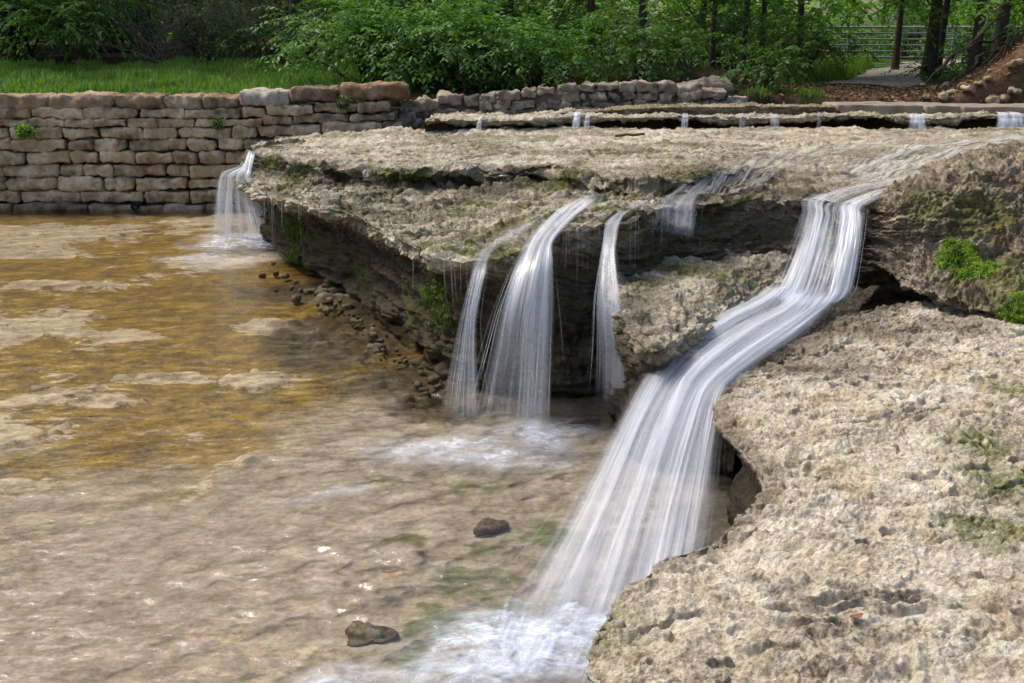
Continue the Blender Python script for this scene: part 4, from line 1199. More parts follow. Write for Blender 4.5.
def foliage(r, clumps, sprays_per, leaf_n, leaf_len, spray_len, droop=.35, flat=.6, up=0.0, width=.42):
    """clumps: list of (centre, radius). Sprays start inside a clump and reach outwards; leaves sit along both sides."""
    C = []; Dd = []; Nn = []; LL = []; LC = []
    for (c, rad) in clumps:
        n = max(3, int(sprays_per * (rad / .5) ** 2))
        dirs = r.normal(size=(n, 3)); dirs[:, 2] = dirs[:, 2] * flat + up; dirs /= np.linalg.norm(dirs, axis=1, keepdims=True)
        st = c + dirs * rad * r.uniform(.25, .8, size=(n, 1))
        sl = spray_len * r.uniform(.6, 1.25, size=n)
        tone = r.uniform(-.15, .15)
        t = (np.arange(leaf_n) + .5) / leaf_n
        P0 = st[:, None] + dirs[:, None] * (sl[:, None] * t[None])[..., None]
        P0[..., 2] -= droop * sl[:, None] * t[None] ** 2
        tg = dirs[:, None] + np.zeros((n, leaf_n, 1)); tg = tg.copy(); tg[..., 2] -= 2 * droop * t[None]
        tg /= np.linalg.norm(tg, axis=2, keepdims=True)
        side = np.cross(tg, np.array([0, 0, 1.0])); side /= np.maximum(np.linalg.norm(side, axis=2, keepdims=True), 1e-3)
        sg = np.where(np.arange(leaf_n) % 2 == 0, 1, -1)[None, :, None]
        ld = tg * .55 + side * sg * .8 + r.normal(size=P0.shape) * .22; ld[..., 2] -= .15
        nn = np.array([0, 0, 1.0]) + r.normal(size=P0.shape) * .35 + tg * .1
        C.append(P0.reshape(-1, 3)); Dd.append(ld.reshape(-1, 3)); Nn.append(nn.reshape(-1, 3))
        LL.append(leaf_len * r.uniform(.65, 1.3, size=n * leaf_n))
        LC.append(np.clip(.5 + tone + r.normal(size=n * leaf_n) * .16 + np.repeat(r.normal(size=n) * .1, leaf_n), 0, 1))
    C = np.concatenate(C); LL = np.concatenate(LL)
    return leaf_mesh(C, np.concatenate(Dd), np.concatenate(Nn), LL, LL * width, np.concatenate(LC))


def tube(path, rad, k=7):
    path = np.array(path, float); rad = np.array(rad, float)
    tg = np.gradient(path, axis=0); tg /= np.maximum(np.linalg.norm(tg, axis=1, keepdims=True), 1e-9)
    ref = np.where(np.abs(tg[:, 2:3]) > .9, np.array([[1.0, 0, 0]]), np.array([[0, 0, 1.0]]))
    b1 = np.cross(tg, ref); b1 /= np.maximum(np.linalg.norm(b1, axis=1, keepdims=True), 1e-9); b2 = np.cross(tg, b1)
    a = np.linspace(0, 2 * math.pi, k, endpoint=False)
    v = path[:, None] + (b1[:, None] * np.cos(a)[None, :, None] + b2[:, None] * np.sin(a)[None, :, None]) * rad[:, None, None]
    return v.reshape(-1, 3), grid_faces(len(path), k, wrap=True)


def merge(parts):
    V = []; Fc = []; o = 0
    for v, f in parts: V.append(v); Fc.append(f + o); o += len(v)
    return np.concatenate(V), np.concatenate(Fc)


def trunk_parts(r, h, rad, lean, limbs=6, fork=.4):
    n = 14
    t = np.linspace(0, 1, n)
    path = np.stack([lean[0] * t + .12 * np.sin(t * 5 + r.uniform(0, 6)) * t, lean[1] * t + .1 * np.sin(t * 4 + r.uniform(0, 6)) * t, h * t - .25], 1)
    rr = rad * (1 - .75 * t) * (1 + .5 * np.exp(-t * 14))
    out = [tube(path, rr, 9)]
    ends = [path[-1]]
    for i in range(limbs):
        k = r.uniform(fork, .92); b = path[int(k * (n - 1))]
        an = r.uniform(0, 2 * math.pi); ln = h * r.uniform(.22, .42)
        tt = np.linspace(0, 1, 8)[:, None]
        d = np.array([math.cos(an), math.sin(an), r.uniform(.25, .8)])
        pth = b + d * ln * tt + np.array([0, 0, .12 * ln]) * tt ** 2 + r.normal(size=(8, 3)) * .04 * tt
        out.append(tube(pth, rad * .38 * (1 - .8 * tt[:, 0]), 6)); ends += [pth[-1], pth[5]]
    return out, ends


def make_tree(name, loc, h, rad, lean, label, cat, leaf, r, crown_z, crown_r, low=None, dens=9, leaf_len=.13, limbs=6, fork=.35, group=None, leaf_n=14):
    root = empty(name, loc, label, cat, group)
    parts, ends = trunk_parts(r, h, rad, lean, limbs, fork)
    v, f = merge(parts)
    mesh_obj('trunk', v + np.array(loc), f, M['bark'], root)
    cl = [(e, r.uniform(.55, .95)) for e in ends]
    for _ in range(int(12 * crown_r)):
        d = r.normal(size=3); d /= np.linalg.norm(d)
        cl.append((np.array([lean[0], lean[1], (crown_z[0] + crown_z[1]) / 2]) + d * np.array([crown_r, crown_r, (crown_z[1] - crown_z[0]) / 2]) * r.uniform(.45, 1), r.uniform(.5, .9)))
    for q in (low or []):
        cl.append((np.array(q[:3]) - np.array(loc), q[3]))
    v, f, lc = foliage(r, cl, dens, leaf_n, leaf_len, .62)
    mesh_obj('crown', v + np.array(loc), f, M[leaf], root, attrs={'lc': lc}, smooth=False)
    return root


def make_shrub(name, loc, rx, ry, rz, label, leaf, r, nclump=22, dens=14, leaf_len=.1, spray=.55, leaf_n=14, cat='shrub', group=None, droop=.35, width=.42, crad=(.22, .42)):
    root = empty(name, loc, label, cat, group)
    cl = []
    for _ in range(nclump):
        d = r.normal(size=3); d /= np.linalg.norm(d); d[2] = abs(d[2]) if r.random() < .8 else d[2]
        k = r.uniform(.35, 1.0)
        cl.append((np.array([d[0] * rx * k, d[1] * ry * k, rz * (.42 + .5 * d[2] * k)]), r.uniform(*crad) * min(1.6, max(rx, rz))))
    st = []
    for i in range(7):
        e = cl[r.integers(len(cl))][0]; tt = np.linspace(0, 1, 8)[:, None]
        pth = np.array([r.normal() * .08, r.normal() * .08, -.1]) * (1 - tt) + e * tt + np.array([0, 0, .15]) * (tt * (1 - tt)) * 4
        st.append(tube(pth, .03 * (1 - .75 * tt[:, 0]), 5))
    v, f = merge(st); mesh_obj('stem', v + np.array(loc), f, M['bark'], root)
    v, f, lc = foliage(r, cl, dens, leaf_n, leaf_len, spray, droop=droop, width=width)
    mesh_obj('foliage', v + np.array(loc), f, M[leaf], root, attrs={'lc': lc}, smooth=False)
    return root


def G3(px, y, dz=0.0):
    """ground point in the direction of picture column px at distance y"""
    x = (px - 512) / F * (y * CP + 0.1)
    return np.array([x, y, float(gz(np.array([x]), np.array([y]))[0]) + dz])


def ptc(px, py, y, r): q = PY(px, py, y); return (q[0], q[1], q[2], r)


def build_plants():
    r = np.random.default_rng(11)
    # shrubs in front of the wood
    make_shrub('shrub', G3(362, 18.7), 1.25, .9, 1.5, 'bright green dense bush at the end of the grass slope', 'leaf', r, 34, 17, .1)
    make_shrub('shrub', G3(455, 18.7), 1.35, .9, 1.35, 'tall leafy bush with drooping fronds over the start of the rubble wall', 'leaf', r, 36, 17, .11, .7, 16)
    make_shrub('shrub', G3(540, 18.6), 1.15, .8, 1.1, 'spreading layered bush hanging over the middle of the rubble wall', 'leaf', r, 30, 16, .11, .75, 16, droop=.25)
    make_shrub('shrub', G3(640, 18.9), 1.2, .8, 1.0, 'dark green low bush above the rust orange capstone', 'leaf_dark', r, 26, 14, .1)
    make_shrub('shrub', G3(768, 18.4), .55, .5, .75, 'small dark drooping bush to the right of the grey boulder', 'leaf_dark', r, 16, 16, .11, .45, 14)
    make_shrub('shrub', G3(985, 27), 1.2, 1, .8, 'low green bush beside the bend of the footpath', 'leaf', r, 18, 12, .1)
    make_shrub('shrub', G3(935, 25), .8, .6, .45, 'leafy ground-hugging bush on the right edge of the footpath', 'leaf', r, 16, 12, .09)
    make_shrub('shrub', G3(805, 24), 1.0, .8, 1.3, 'grey-green twiggy bush at the left of the bright grass patch', 'leaf_olive', r, 18, 10, .09)
    make_shrub('shrub', G3(30, 24.0), 1.8, 1.1, 1.7, 'dark rounded bush at the far left above the grass', 'leaf_dark', r, 34, 13, .12)
    make_shrub('shrub', G3(205, 24.0), 1.4, .9, .9, 'olive scrubby bush under the bare thicket', 'leaf_olive', r, 18, 10, .09)
    make_shrub('shrub', G3(265, 22.6), 1.1, .7, .8, 'low dark bush along the top of the grass slope', 'leaf_dark', r, 18, 11, .09)
    ub = []
    for i, (lf, nc) in enumerate([('leaf_dark', 30), ('leaf', 26)]):
        ub.append(make_shrub('understory_bush', np.array([0, 0, 0.0]), 1.7, 1.0, 1.7, 'x', lf, r, nc, 10, .13, .6, 12))
    for i, (px, y) in enumerate([(-30, 27), (90, 27.5), (135, 29), (230, 28), (290, 27), (350, 26), (420, 27), (480, 27.5), (545, 26.5), (600, 27), (650, 29), (690, 33), (735, 34), (790, 30), (770, 33), (1010, 31), (1060, 25), (60, 31), (190, 32), (320, 31), (590, 31), (845, 44), (905, 47), (965, 45), (1020, 43), (815, 40)]):
        o = ub[i % 2]
        if i >= 2:
            src = o; o = src.copy(); COL.objects.link(o)
            for ch in src.children:
                c = ch.copy(); COL.objects.link(c); c.parent = o
        o.location = Vector(G3(px, y)); o.rotation_euler = (0, 0, r.uniform(0, 6.28)); sc = r.uniform(.8, 1.25); o.scale = (sc, sc, sc)
        far = y > 39
        o['label'] = 'green bush beyond the rail fence' if far else 'dim understory bush filling the wood behind the front bushes'
        o['group'] = 'bushes beyond the rail fence' if far else 'understory bushes in the wood'
    # bare twig thicket
    for (px, y, hh, lab) in [(175, 24.2, 2.3, 'leafless grey-brown thicket of twigs above the grass, with a thick leaning stem'), (285, 24.4, 2.6, 'pale leafless thicket of fine twigs between the olive and bright bushes')]:
        o = G3(px, y); st = []
        for i in range(70):
            an = r.uniform(0, 2 * math.pi); ln = hh * r.uniform(.6, 1.25); tt = np.linspace(0, 1, 9)[:, None]
            d = np.array([math.cos(an) * r.uniform(.2, .9), math.sin(an) * .5, r.uniform(.4, 1)])
            b0 = np.array([r.normal() * .55, r.normal() * .25, -.1])
            pth = b0 + d * ln * tt + np.array([math.cos(an + 1), 0, -.5]) * .35 * tt ** 2 + np.cumsum(r.normal(size=(9, 3)) * .03, 0)
            st.append(tube(pth, r.uniform(.008, .022) * (1 - .8 * tt[:, 0]), 4))
            for j in range(5):
                k = r.integers(3, 8); d2 = r.normal(size=3) * .3 + np.array([0, 0, .2]); t3 = np.linspace(0, 1, 5)[:, None]
                st.append(tube(pth[k] + d2 * t3 + np.cumsum(r.normal(size=(5, 3)) * .02, 0), .007 * (1 - .7 * t3[:, 0]), 3))
        v, f = merge(st)
        tag(mesh_obj('bare_thicket', v + o, f, M['twig']), lab, 'thicket')
    # trees: base column, distance, height, radius, lean, crown
    T = [
        (8, 23.5, 8.5, .16, (.3, -.6), 'leaf', (2.6, 8), 2.3, [ptc(10, 35, 21.5, .8), ptc(70, 25, 22, .7), ptc(30, 10, 21.5, .8), ptc(100, 5, 22, .7)], 'leafy tree at the far left with low branches over the dark bush'),
        (150, 25.5, 9, .13, (-.4, -.2), 'leaf_dark', (2.4, 8.5), 2.2, [ptc(110, 10, 24, .7)], 'slim dark-trunked tree rising behind the bare thicket'),
        (300, 26, 9.5, .18, (.2, -.4), 'leaf', (2.2, 9), 2.6, [ptc(340, 5, 22, .8), ptc(320, 20, 23, .7)], 'broad tree behind the bright green dense bush'),
        (415, 24.5, 9, .17, (-.2, -.5), 'leaf_bright', (1.9, 9), 2.5, [ptc(420, 8, 22, .8), ptc(460, 15, 22, .7), ptc(390, 25, 22, .7)], 'yellow-green tree behind the bush with drooping fronds'),
        (505, 25.5, 9, .16, (.3, -.3), 'leaf', (2.2, 9), 2.4, [ptc(500, 20, 22.5, .7), ptc(545, 15, 22.5, .6)], 'tree behind the spreading layered bush, dark trunk half hidden'),
        (592, 23.5, 10, .08, (-.2, .1), 'leaf_dark', (2.6, 9), 2.2, [], 'dark slender tree at the left of the dim gap'),
        (640, 22.8, 9, .09, (.2, -.5), 'leaf_bright', (2.3, 8.5), 2.4, [ptc(650, 5, 20.5, .6), ptc(680, 8, 20.5, .55), ptc(625, 10, 20.5, .5)], 'tree with bright leaf sprays hanging above the dim gap'),
        (712, 26, 10, .07, (.1, .1), 'leaf_dark', (2.8, 10), 2.4, [], 'dark tree standing in the middle of the dim gap'),
        (742, 24.5, 9, .06, (.25, 0), 'leaf_dark', (2.8, 9), 2.0, [], 'thin dark trunk with sky showing either side of it'),
        (762, 25.5, 9, .065, (-.1, 0), 'leaf', (2.6, 9), 2.1, [ptc(760, 5, 22, .6), ptc(725, 6, 22, .6), ptc(705, 14, 21.5, .5)], 'thin tree whose leaves hang above the small drooping bush'),
        (800, 27, 9, .09, (-.3, -.3), 'leaf_bright', (2.1, 9), 2.6, [ptc(800, 12, 23, .7), ptc(825, 20, 24, .6), ptc(780, 28, 23, .6)], 'leafy tree leaning over the grey-green twiggy bush'),
        (896, 30, 9, .085, (.05, 0), 'leaf_bright', (2.9, 8), 2.3, [ptc(880, 6, 27, .5)], 'straight slim tree standing at the left edge of the footpath'),
        (929, 27, 9, .15, (.35, 0), 'leaf_bright', (2.8, 9), 2.6, [ptc(960, 10, 25, .6), ptc(915, 3, 25, .5)], 'thick dark tree leaning right beside the footpath'),
        (938, 28.5, 9, .09, (.45, .1), 'leaf_bright', (3, 9), 2.0, [], 'greyer stem growing close behind the thick dark leaning tree'),
        (975, 23, 9, .1, (.1, 0), 'leaf_dark', (2.8, 9), 1.9, [], 'slim brown trunk on top of the dirt bank, nearest the path'),
        (996, 20.5, 9, .1, (.2, 0), 'leaf_bright', (2.9, 9), 2.2, [ptc(1000, 6, 20, .5)], 'brown trunk rising from the roots on the dirt bank'),
        (1040, 20.5, 9, .1, (-.2, 0), 'leaf_dark', (2.5, 9), 2.2, [ptc(1020, 8, 20, .6)], 'dark tree at the far right edge of the dirt bank'),
    ]
    for (px, y, h, rad, lean, leaf, cz, cr_, low, lab) in T:
        make_tree('tree', G3(px, y), h, rad, lean, lab, 'tree', leaf, r, cz, cr_, low, dens=8, leaf_len=.14)
    # deeper trees: copies of three full trees
    base = []
    for i in range(3):
        base.append(make_tree('background_tree', G3([560, 700, 250][i], [34, 36, 34][i]), 10, .12, (.2, .1), 'x', 'tree', ['leaf_dark', 'leaf_bright', 'leaf'][i], r, (1.4, 10), 3.2, None, dens=8, leaf_len=.2, fork=.12, limbs=10))
    spots = [(560, 34, 0), (700, 37, 1), (250, 34, 2), (60, 34, 0), (150, 36, 1), (350, 35, 0), (455, 36, 2), (-60, 32, 1), (880, 60, 1), (940, 56, 2), (1010, 50, 1), (1060, 40, 0), (1080, 30, 2), (-40, 27, 2)]
    for i, (px, y, k) in enumerate(spots):
        lab = 'dark background tree deep in the wood behind the nearer trees'
        if px > 800 and y > 45: lab = 'hazy green background tree beyond the rail fence'
        src = base[k]
        o = src
        if i >= 3:
            o = src.copy(); COL.objects.link(o)
            for ch in src.children:
                c = ch.copy(); COL.objects.link(c); c.parent = o
        o.location = Vector(G3(px, y)); o.rotation_euler = (0, 0, r.uniform(0, 6.28)); s = r.uniform(.9, 1.25); o.scale = (s, s, s)
        o['label'] = lab; o['group'] = 'background trees beyond the rail fence' if 'fence' in lab else 'background trees deep in the wood'
    # far wood closing the horizon
    cl = []
    for i in range(300):
        a = r.uniform(-1.1, 1.1); d = r.uniform(70, 110)
        if a > .1 and r.random() < .6: continue
        cl.append((np.array([math.sin(a) * d, math.cos(a) * d, r.uniform(1.6, 9)]), r.uniform(1.6, 3)))
    v, f, lc = foliage(r, cl, 1.6, 10, .8, 2.0)
    tag(mesh_obj('far_wood', v, f, M['leaf_bright'], attrs={'lc': lc}, smooth=False), 'distant mass of green woodland closing the view', kind='stuff')
    # --- grass
    def blades(pts, h, w, mat, name, lab, kind='stuff', cat=None, lean=.5):
        n = len(pts)
        an = r.uniform(0, 2 * math.pi, n); hh = h * r.uniform(.4, 1.3, n) * (.55 + 1.1 * sst(-.4, .5, fbm(np.asarray(pts) * 2.3, 3, seed=12))); ln = r.uniform(.1, lean, n)
        d = np.stack([np.cos(an), np.sin(an), 0 * an], 1); s = np.stack([-np.sin(an), np.cos(an), 0 * an], 1)
        a = pts - s * w; b = pts + s * w; m = pts + d * (ln * hh * .35)[:, None]; m[:, 2] += hh * .6
        t = pts + d * (ln * hh)[:, None]; t[:, 2] += hh
        v = np.stack([a, b, m + s * w * .7, t, m - s * w * .7], 1).reshape(-1, 3)
        k = np.arange(n) * 5
        f = np.concatenate([np.stack([k, k + 1, k + 2, k + 4], 1), np.stack([k + 4, k + 2, k + 3, k + 3], 1)])
        f = np.stack([k, k + 1, k + 2, k + 4], 1)
        f2 = np.stack([k + 4, k + 2, k + 3], 1)
        f2 = np.concatenate([f2, f2[:, :1]], 1)
        # close the tips with triangles stored as quads whose last corner is a midpoint
        v2 = (v[f2[:, 0]] + v[f2[:, 2]]) / 2
        idx = len(v) + np.arange(len(v2))
        f2[:, 3] = idx
        f2 = f2[:, [0, 1, 2, 3]]
        v = np.concatenate([v, v2]); lc = np.concatenate([np.repeat(np.clip(r.normal(size=n) * .2 + .5, 0, 1), 5), np.full(n, .6)])
        return tag(mesh_obj(name, v, np.concatenate([f, f2]), mat, attrs={'lc': lc}, smooth=False), lab, cat, None, kind)
    n = 85000
    x = r.uniform(-11.5, -1.6, n); y = r.uniform(16.75, 23.5, n)
    cl = fbm(np.stack([x, y, 0 * x], 1) * 1.1, 3, seed=4)
    keep = (r.uniform(0, 1, n) < .55 + cl) & (y < 22.6 + cl * 1.5)
    x, y = x[keep], y[keep]
    blades(np.stack([x, y, gz(x, y) - .01], 1), .10, .011, M['grass'], 'grass', 'green grass on the slope behind the dry-stacked wall')
    n = 26000
    x = r.uniform(5.2, 11, n); y = r.uniform(23.5, 36, n)
    px = 512 + F * x / (y * CP)
    cl = fbm(np.stack([x, y, 0 * x], 1) * .8, 3, seed=6)
    lim = np.interp(y, [23, 25, 31, 40], [840, 852, 872, 890])
    keep = (px < lim - 4 + cl * 8) & (px > 780)
    x, y = x[keep], y[keep]
    blades(np.stack([x, y, gz(x, y) - .01], 1), .24, .012, M['grass_bright'], 'grass', 'sunlit bright grass patch beside the footpath')
    x = r.uniform(3.55, 4.9, 2600); y = r.uniform(16.9, 18.2, 2600); keep = fbm(np.stack([x, y, 0 * x], 1) * 2.4, 2, seed=9) > -.05
    x, y = x[keep], y[keep]
    blades(np.stack([x, y, gz(x, y) - .01], 1), .085, .008, M['grass_bright'], 'grass', 'pale tufts of grass below the small drooping bush')
    # --- little plants
    def clump(name, c, rad, n, leaf, ln, lab, cat, group=None, squash=(1, 1, 1), hang=0.0, out=None):
        d = r.normal(size=(n, 3)); d /= np.linalg.norm(d, axis=1, keepdims=True)
        lob = 1 + .75 * fbm(d * 2.1 + c[0] * 9, 3, seed=c[0])
        p = c + d * (r.uniform(.25, 1, size=(n, 1)) ** .6) * rad * lob[:, None] * np.array(squash)
        dd = d + r.normal(size=(n, 3)) * .5; dd[:, 2] -= hang
        if out is not None: dd = dd + np.array(out)
        v, f, lc = leaf_mesh(p, dd, r.normal(size=(n, 3)) + np.array([0, -.4, 1.0]), ln * r.uniform(.6, 1.3, n), ln * .5 * r.uniform(.7, 1.2, n), np.clip(r.normal(size=n) * .2 + .5 + .2 * d[:, 2], 0, 1))
        return tag(mesh_obj(name, v, f, M[leaf], attrs={'lc': lc}, smooth=False), lab, cat, group)
    def moss_on(key, px, py, rad, n, ln, lab, group, hang, sq=1.0, leaf='moss', depth=.03):
        V = GRIDS[key]; c = surf_at(key, px, py); out = (CAM - c) / np.linalg.norm(CAM - c)
        dv = V - c; dist = np.sqrt(dv[:, 0] ** 2 + dv[:, 1] ** 2 * .7 + (dv[:, 2] / sq) ** 2)
        m = dist < rad * (.75 + .55 * fbm(V * 9, 3, seed=px)); m &= dist < rad * 1.2
        idx = np.where(m)[0]; idx = idx[r.integers(0, len(idx), n)]
        p = V[idx] + out * r.uniform(-.005, depth, (n, 1)) + r.normal(size=(n, 3)) * .008
        d = out * .7 + r.normal(size=(n, 3)) * .6; d[:, 2] -= hang
        v, f, lc = leaf_mesh(p, d, r.normal(size=(n, 3)) * .6 + out + np.array([0, 0, .7]), ln * r.uniform(.6, 1.4, n), ln * .5 * r.uniform(.7, 1.2, n), np.clip(.5 + .2 * r.normal(size=n) + .5 * fbm(p * 14, 2, seed=3), 0, 1))
        return tag(mesh_obj('moss_clump', v, f, M[leaf], attrs={'lc': lc}, smooth=False), lab, 'moss', group)
    g = 'vivid moss on the brown bank'
    moss_on('bank', 963, 264, .2, 11000, .017, 'big vivid green moss clump hanging on the knobbly brown bank', g, .7, 1.2)
    moss_on('bank', 1019, 306, .15, 6000, .017, 'smaller vivid green moss clump over the dark hollow, cut by the photo edge', g, .8, 1.2)
    g = 'moss hanging under the broad ledge'
    moss_on('slab', 290, 238, .33, 3000, .04, 'dull green moss streaming down the undercut close to the far tip fall', g, 1.5, 1.3, 'moss_dull', .02)
    moss_on('slab', 436, 305, .24, 2200, .03, 'dark green moss low on the undercut just left of the forked fall', g, 1.5, 1.5, 'moss_dull', .02)
    c = PY(25, 131, 16.12); clump('weed', c, .10, 260, 'leaf_bright', .07, 'bright green weed sprouting from a joint of the dry-stacked wall', 'plant', None, (1.1, .5, .7))
    c = PY(343, 103, 16.15); clump('weed', c, .09, 160, 'leaf_olive', .06, 'grey-green weed in the joint under the long rusty capstone', 'plant', None, (.7, .5, .9))
    c = PY(218, 123, 16.12); clump('weed', c, .07, 130, 'leaf_dark', .06, 'small dark weed in the wall joint above the far tip of the broad ledge', 'plant', None, (.9, .5, .8))


# ------------------------------------------------------------------ bits and pieces
def build_fence():
    y = 38.5
    a = G3(795, y)[0]; b = G3(1030, y + 2)[0]
    root = empty('rail_fence', (a, y, float(gz(np.array([a]), np.array([y]))[0])), 'grey metal rail fence with horizontal pipes across the end of the park path', 'fence')
    zb = root.location[2]
    xs = np.linspace(a, b, 6)
    for x in xs:
        v, f = tube([(x, y, zb - .2), (x, y, zb + .6), (x, y, zb + 1.22)], [.045] * 3, 8); mesh_obj('post', v, f, M['metal'], root)
    for k in range(6):
        z = zb + .2 + k * .195
        v, f = tube([(a, y - .05, z), ((a + b) / 2, y - .05, z), (b, y - .05, z)], [.028 if k < 5 else .04] * 3, 8); mesh_obj('rail', v, f, M['metal'], root)


def build_bits():
    r = random.Random(21); rn = np.random.default_rng(5)
    # boulder
    q = PY(712, 88, 17.9)
    stone('boulder', np.array([q[0], q[1] + .2, q[2] - .03]), (.78, .6, .36), M['rubble'], 'smooth grey boulder at the right end of the rubble wall', 'boulder', seed=31, rot=.15, nrk=.16)
    # stones on the dirt bank
    pts = [(905, 88), (915, 93), (925, 86), (938, 90), (948, 84), (955, 95), (965, 88), (972, 78), (980, 92), (988, 84), (995, 96), (1003, 88), (1012, 80), (1018, 93), (945, 98), (930, 100), (970, 100), (1008, 100), (992, 72), (1016, 70)]
    for i, (px, py) in enumerate(pts):
        best = None
        for y in np.linspace(16.9, 22, 80):
            g = G3(px, y); yy = proj(g[None])[1][0]
            if best is None or abs(yy - py) < best[0]: best = (abs(yy - py), g)
        s = r.uniform(.08, .2)
        stone('stone', best[1] + np.array([0, 0, s * .18]), (s * r.uniform(1, 1.5), s, s * r.uniform(.5, .8)), M['block'] if i % 3 else M['cap_rust'], 'rough tan stone strewn over the leaf-covered dirt bank', 'stone', 'stones strewn on the dirt bank', 40 + i, r.uniform(0, 3))
    # roots and dead branch on the bank
    root = empty('tree_roots', G3(985, 19.2), 'tangled bare roots spilling down the dirt bank', 'roots')
    for i in range(9):
        s0 = G3(1000 + r.uniform(-14, 20), 20.2, .25); e = G3(930 + r.uniform(0, 80), 18.0 + r.uniform(-.3, .8), .02)
        t = np.linspace(0, 1, 14)[:, None]; p = s0 * (1 - t) + e * t + np.cumsum(rn.normal(size=(14, 3)) * .035, 0)
        p[:, 2] = np.maximum(p[:, 2], gz(p[:, 0], p[:, 1]) + .0)
        v, f = tube(p, r.uniform(.012, .03) * (1 - .7 * t[:, 0]), 6); mesh_obj('root', v, f, M['bark'], root)
    t = np.linspace(0, 1, 10)[:, None]; p = G3(935, 18.8, .35) * (1 - t) + G3(1000, 19.6, .75) * t + rn.normal(size=(10, 3)) * .02
    v, f = tube(p, .035 * (1 - .4 * t[:, 0]), 8); tag(mesh_obj('fallen_log', v, f, M['bark']), 'dark fallen log lying slanted against the dirt bank', 'log')
    # fallen leaves on the litter (individual cards would be uncountable)
    n = 5200
    x = rn.uniform(3.8, 9.5, n); y = rn.uniform(16.7, 22, n)
    p = np.stack([x, y, gz(x, y) + .012], 1); d = rn.normal(size=(n, 3)) * np.array([1, 1, .2])
    v, f, lc = leaf_mesh(p, d, np.array([0, 0, 1.0]) + rn.normal(size=(n, 3)) * .35, rn.uniform(.05, .11, n), rn.uniform(.03, .06, n), rn.uniform(0, 1, n))
    M['litter'] = leaf_material('leaf_litter', [(0.075, 0.042, 0.024), (0.165, 0.092, 0.05), (0.27, 0.18, 0.105)], .1)
    tag(mesh_obj('leaf_litter', v, f, M['litter'], attrs={'lc': lc}, smooth=False), 'brown fallen leaves covering the dirt below the footpath', kind='stuff')
    # wet rubble under the overhang
    k = 0
    while k < 70:
        px, py = r.uniform(262, 440), r.uniform(262, 395)
        lo = np.interp(px, [262, 290, 330, 388, 438], [258, 272, 296, 338, 386])
        if not lo - 4 < py < lo + 30 * (1 - r.random() ** .5 * .8) + 6: continue
        s = r.uniform(.018, .05) if k % 9 else r.uniform(.05, .09)
        c = P(px, py, 0.0) + np.array([0, 0, -.016])
        o = stone('stone', c, (s * 1.6, s * 1.1, s * .6 + .018), M['rock_brown'], 'small wet stone in the shallows below the dark undercut', 'stone', 'wet stones below the undercut', 500 + k, r.uniform(0, 3))
        o.data.attributes['wet'].data.foreach_set('value', np.full(len(o.data.vertices), .85, F32))
        k += 1
    # single rocks in the pool
    for (px, py, w, d, h, lab, mo) in [(372, 627, .25, .19, .05, 'flat crusty rock breaking the pool surface in front of the green algae', .35),
                                  (490, 521, .17, .12, .04, 'dark wet rock in the pool between the forked fall and the cascade', .1), (585, 418, .22, .14, .12, 'brown rock at the foot of the narrow twisting fall', .3)]:
        o = stone('rock', P(px, py, 0) + np.array([0, 0, -.038 + h * .1]), (w, d, h * .4 + .035), M['rock_brown'], lab, 'rock', None, int(px), .3, .8)
        m = len(o.data.vertices)
        o.data.attributes['wet'].data.foreach_set('value', np.full(m, .5, F32)); o.data.attributes['moss'].data.foreach_set('value', np.full(m, mo, F32))
    # dead leaves, petal, stick
    def leaf(name, c, ln, wd, rot, mat, lab, cat):
        u = np.linspace(0, 1, 9); V = []
        for t in u:
            w = wd * math.sin(math.pi * min(.98, t * .92 + .06)) ** .8
            for s in (-1, -.5, 0, .5, 1): V.append((ln * (t - .5), s * w / 2, .35 * wd * abs(s) ** 1.5 * .5 + .12 * ln * (t - .5) ** 2 * 4))
        v = np.array(V); v = np.stack([v[:, 0] * math.cos(rot) - v[:, 1] * math.sin(rot), v[:, 0] * math.sin(rot) + v[:, 1] * math.cos(rot), v[:, 2]], 1)
        o = mesh_obj(name, v + c, grid_faces(9, 5), mat); md = o.modifiers.new('thickness', 'SOLIDIFY'); md.thickness = .0012
        return tag(o, lab, cat)
    leaf('dead_leaf', surf_at('shelf', 858, 617) + np.array([0, 0, .008]), .05, .026, .4, M['dead_leaf'], 'small red-brown dead leaf on the pale pitted shelf', 'leaf')
    leaf('dead_leaf', P(391, 573, .02), .075, .025, .3, M['dead_leaf'], 'reddish dead leaf floating behind the flat crusty rock', 'leaf')
    leaf('petal', surf_at('slab', 477, 170) + np.array([0, -.02, .02]), .07, .05, .6, M['petal'], 'single pale purple petal lying on the broad ledge', 'petal')
    a = surf_at('slab', 617, 135); b = surf_at('slab', 642, 134.5); t = np.linspace(0, 1, 8)[:, None]
    v, f = tube(a * (1 - t) + b * t + np.array([0, 0, .03]) + rn.normal(size=(8, 3)) * .006, np.full(8, .016), 7)
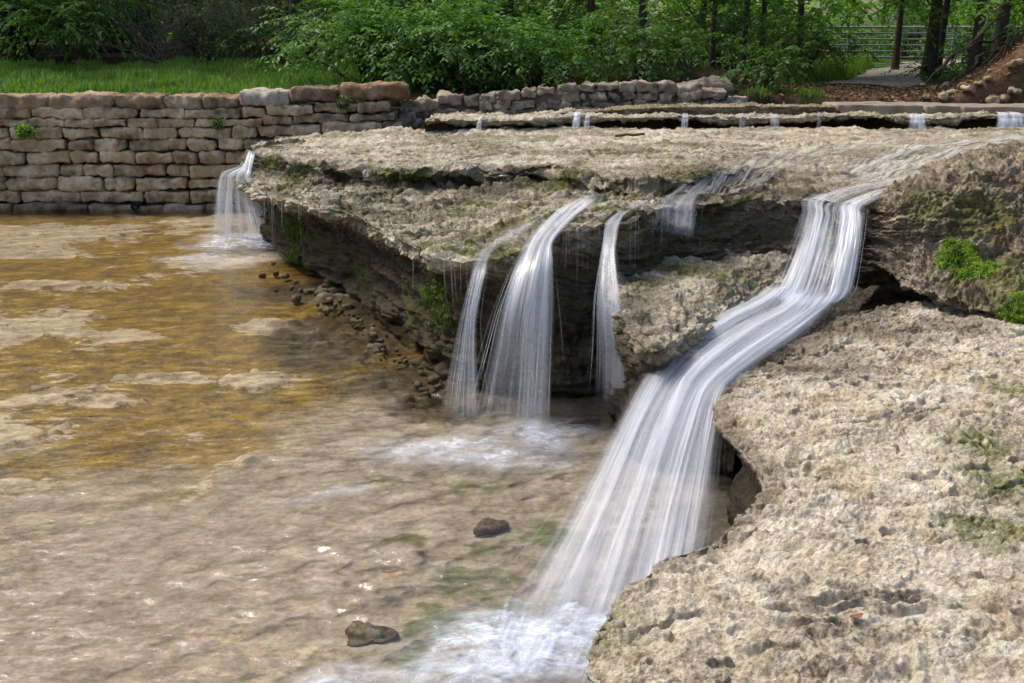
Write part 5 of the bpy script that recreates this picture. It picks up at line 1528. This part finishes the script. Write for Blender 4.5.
    tag(mesh_obj('stick', v, f, M['stick']), 'short dark stick lying on the far part of the broad ledge', 'stick')


# ------------------------------------------------------------------ build
build_ground()
build_slab(); build_shelf(); build_bank(); build_midledge(); build_back_ledges()
build_dry_wall(); build_rubble_wall()
build_pool(); build_falls()
build_plants(); build_fence(); build_bits()

# ------------------------------------------------------------------ light, world, camera
ELEV, AZ = math.radians(57), math.radians(-62)        # AZ: compass bearing of the sun, from +Y towards +X
w = bpy.data.worlds.new('World'); S.world = w; w.use_nodes = True
nt = w.node_tree; nt.nodes.clear()
sky = nt.nodes.new('ShaderNodeTexSky'); sky.sky_type = 'NISHITA'; sky.sun_disc = False
sky.sun_elevation = ELEV; sky.sun_rotation = AZ; sky.air_density = 1.0; sky.dust_density = 4.0; sky.ozone_density = 1.0
bg = nt.nodes.new('ShaderNodeBackground'); bg.inputs[1].default_value = 0.082
ow = nt.nodes.new('ShaderNodeOutputWorld')
nt.links.new(sky.outputs[0], bg.inputs[0]); nt.links.new(bg.outputs[0], ow.inputs[0])
sun = bpy.data.lights.new('sun', 'SUN'); sun.energy = 1.5; sun.angle = math.radians(18); sun.color = (1.0, 0.94, 0.85)
so = bpy.data.objects.new('sun', sun); COL.objects.link(so); so.location = (0, 0, 30)
dirv = Vector((math.sin(AZ) * math.cos(ELEV), math.cos(AZ) * math.cos(ELEV), math.sin(ELEV)))
so.rotation_euler = dirv.to_track_quat('Z', 'Y').to_euler()

cam = bpy.data.cameras.new('camera'); cam.sensor_width = 36.0; cam.lens = 36.0 * F / 1024; cam.clip_start = 0.05; cam.clip_end = 3000
co = bpy.data.objects.new('camera', cam); COL.objects.link(co); co.location = CAM
co.rotation_euler = (math.pi / 2 - PITCH, 0, 0)
S.camera = co
S.view_settings.view_transform = 'Standard'; S.view_settings.look = 'None'
S.view_settings.exposure = 1.5; S.view_settings.gamma = 1.0; S.view_settings.use_curve_mapping = False
S.cycles.transparent_max_bounces = 24; S.cycles.max_bounces = 8
S.cycles.use_denoising = True
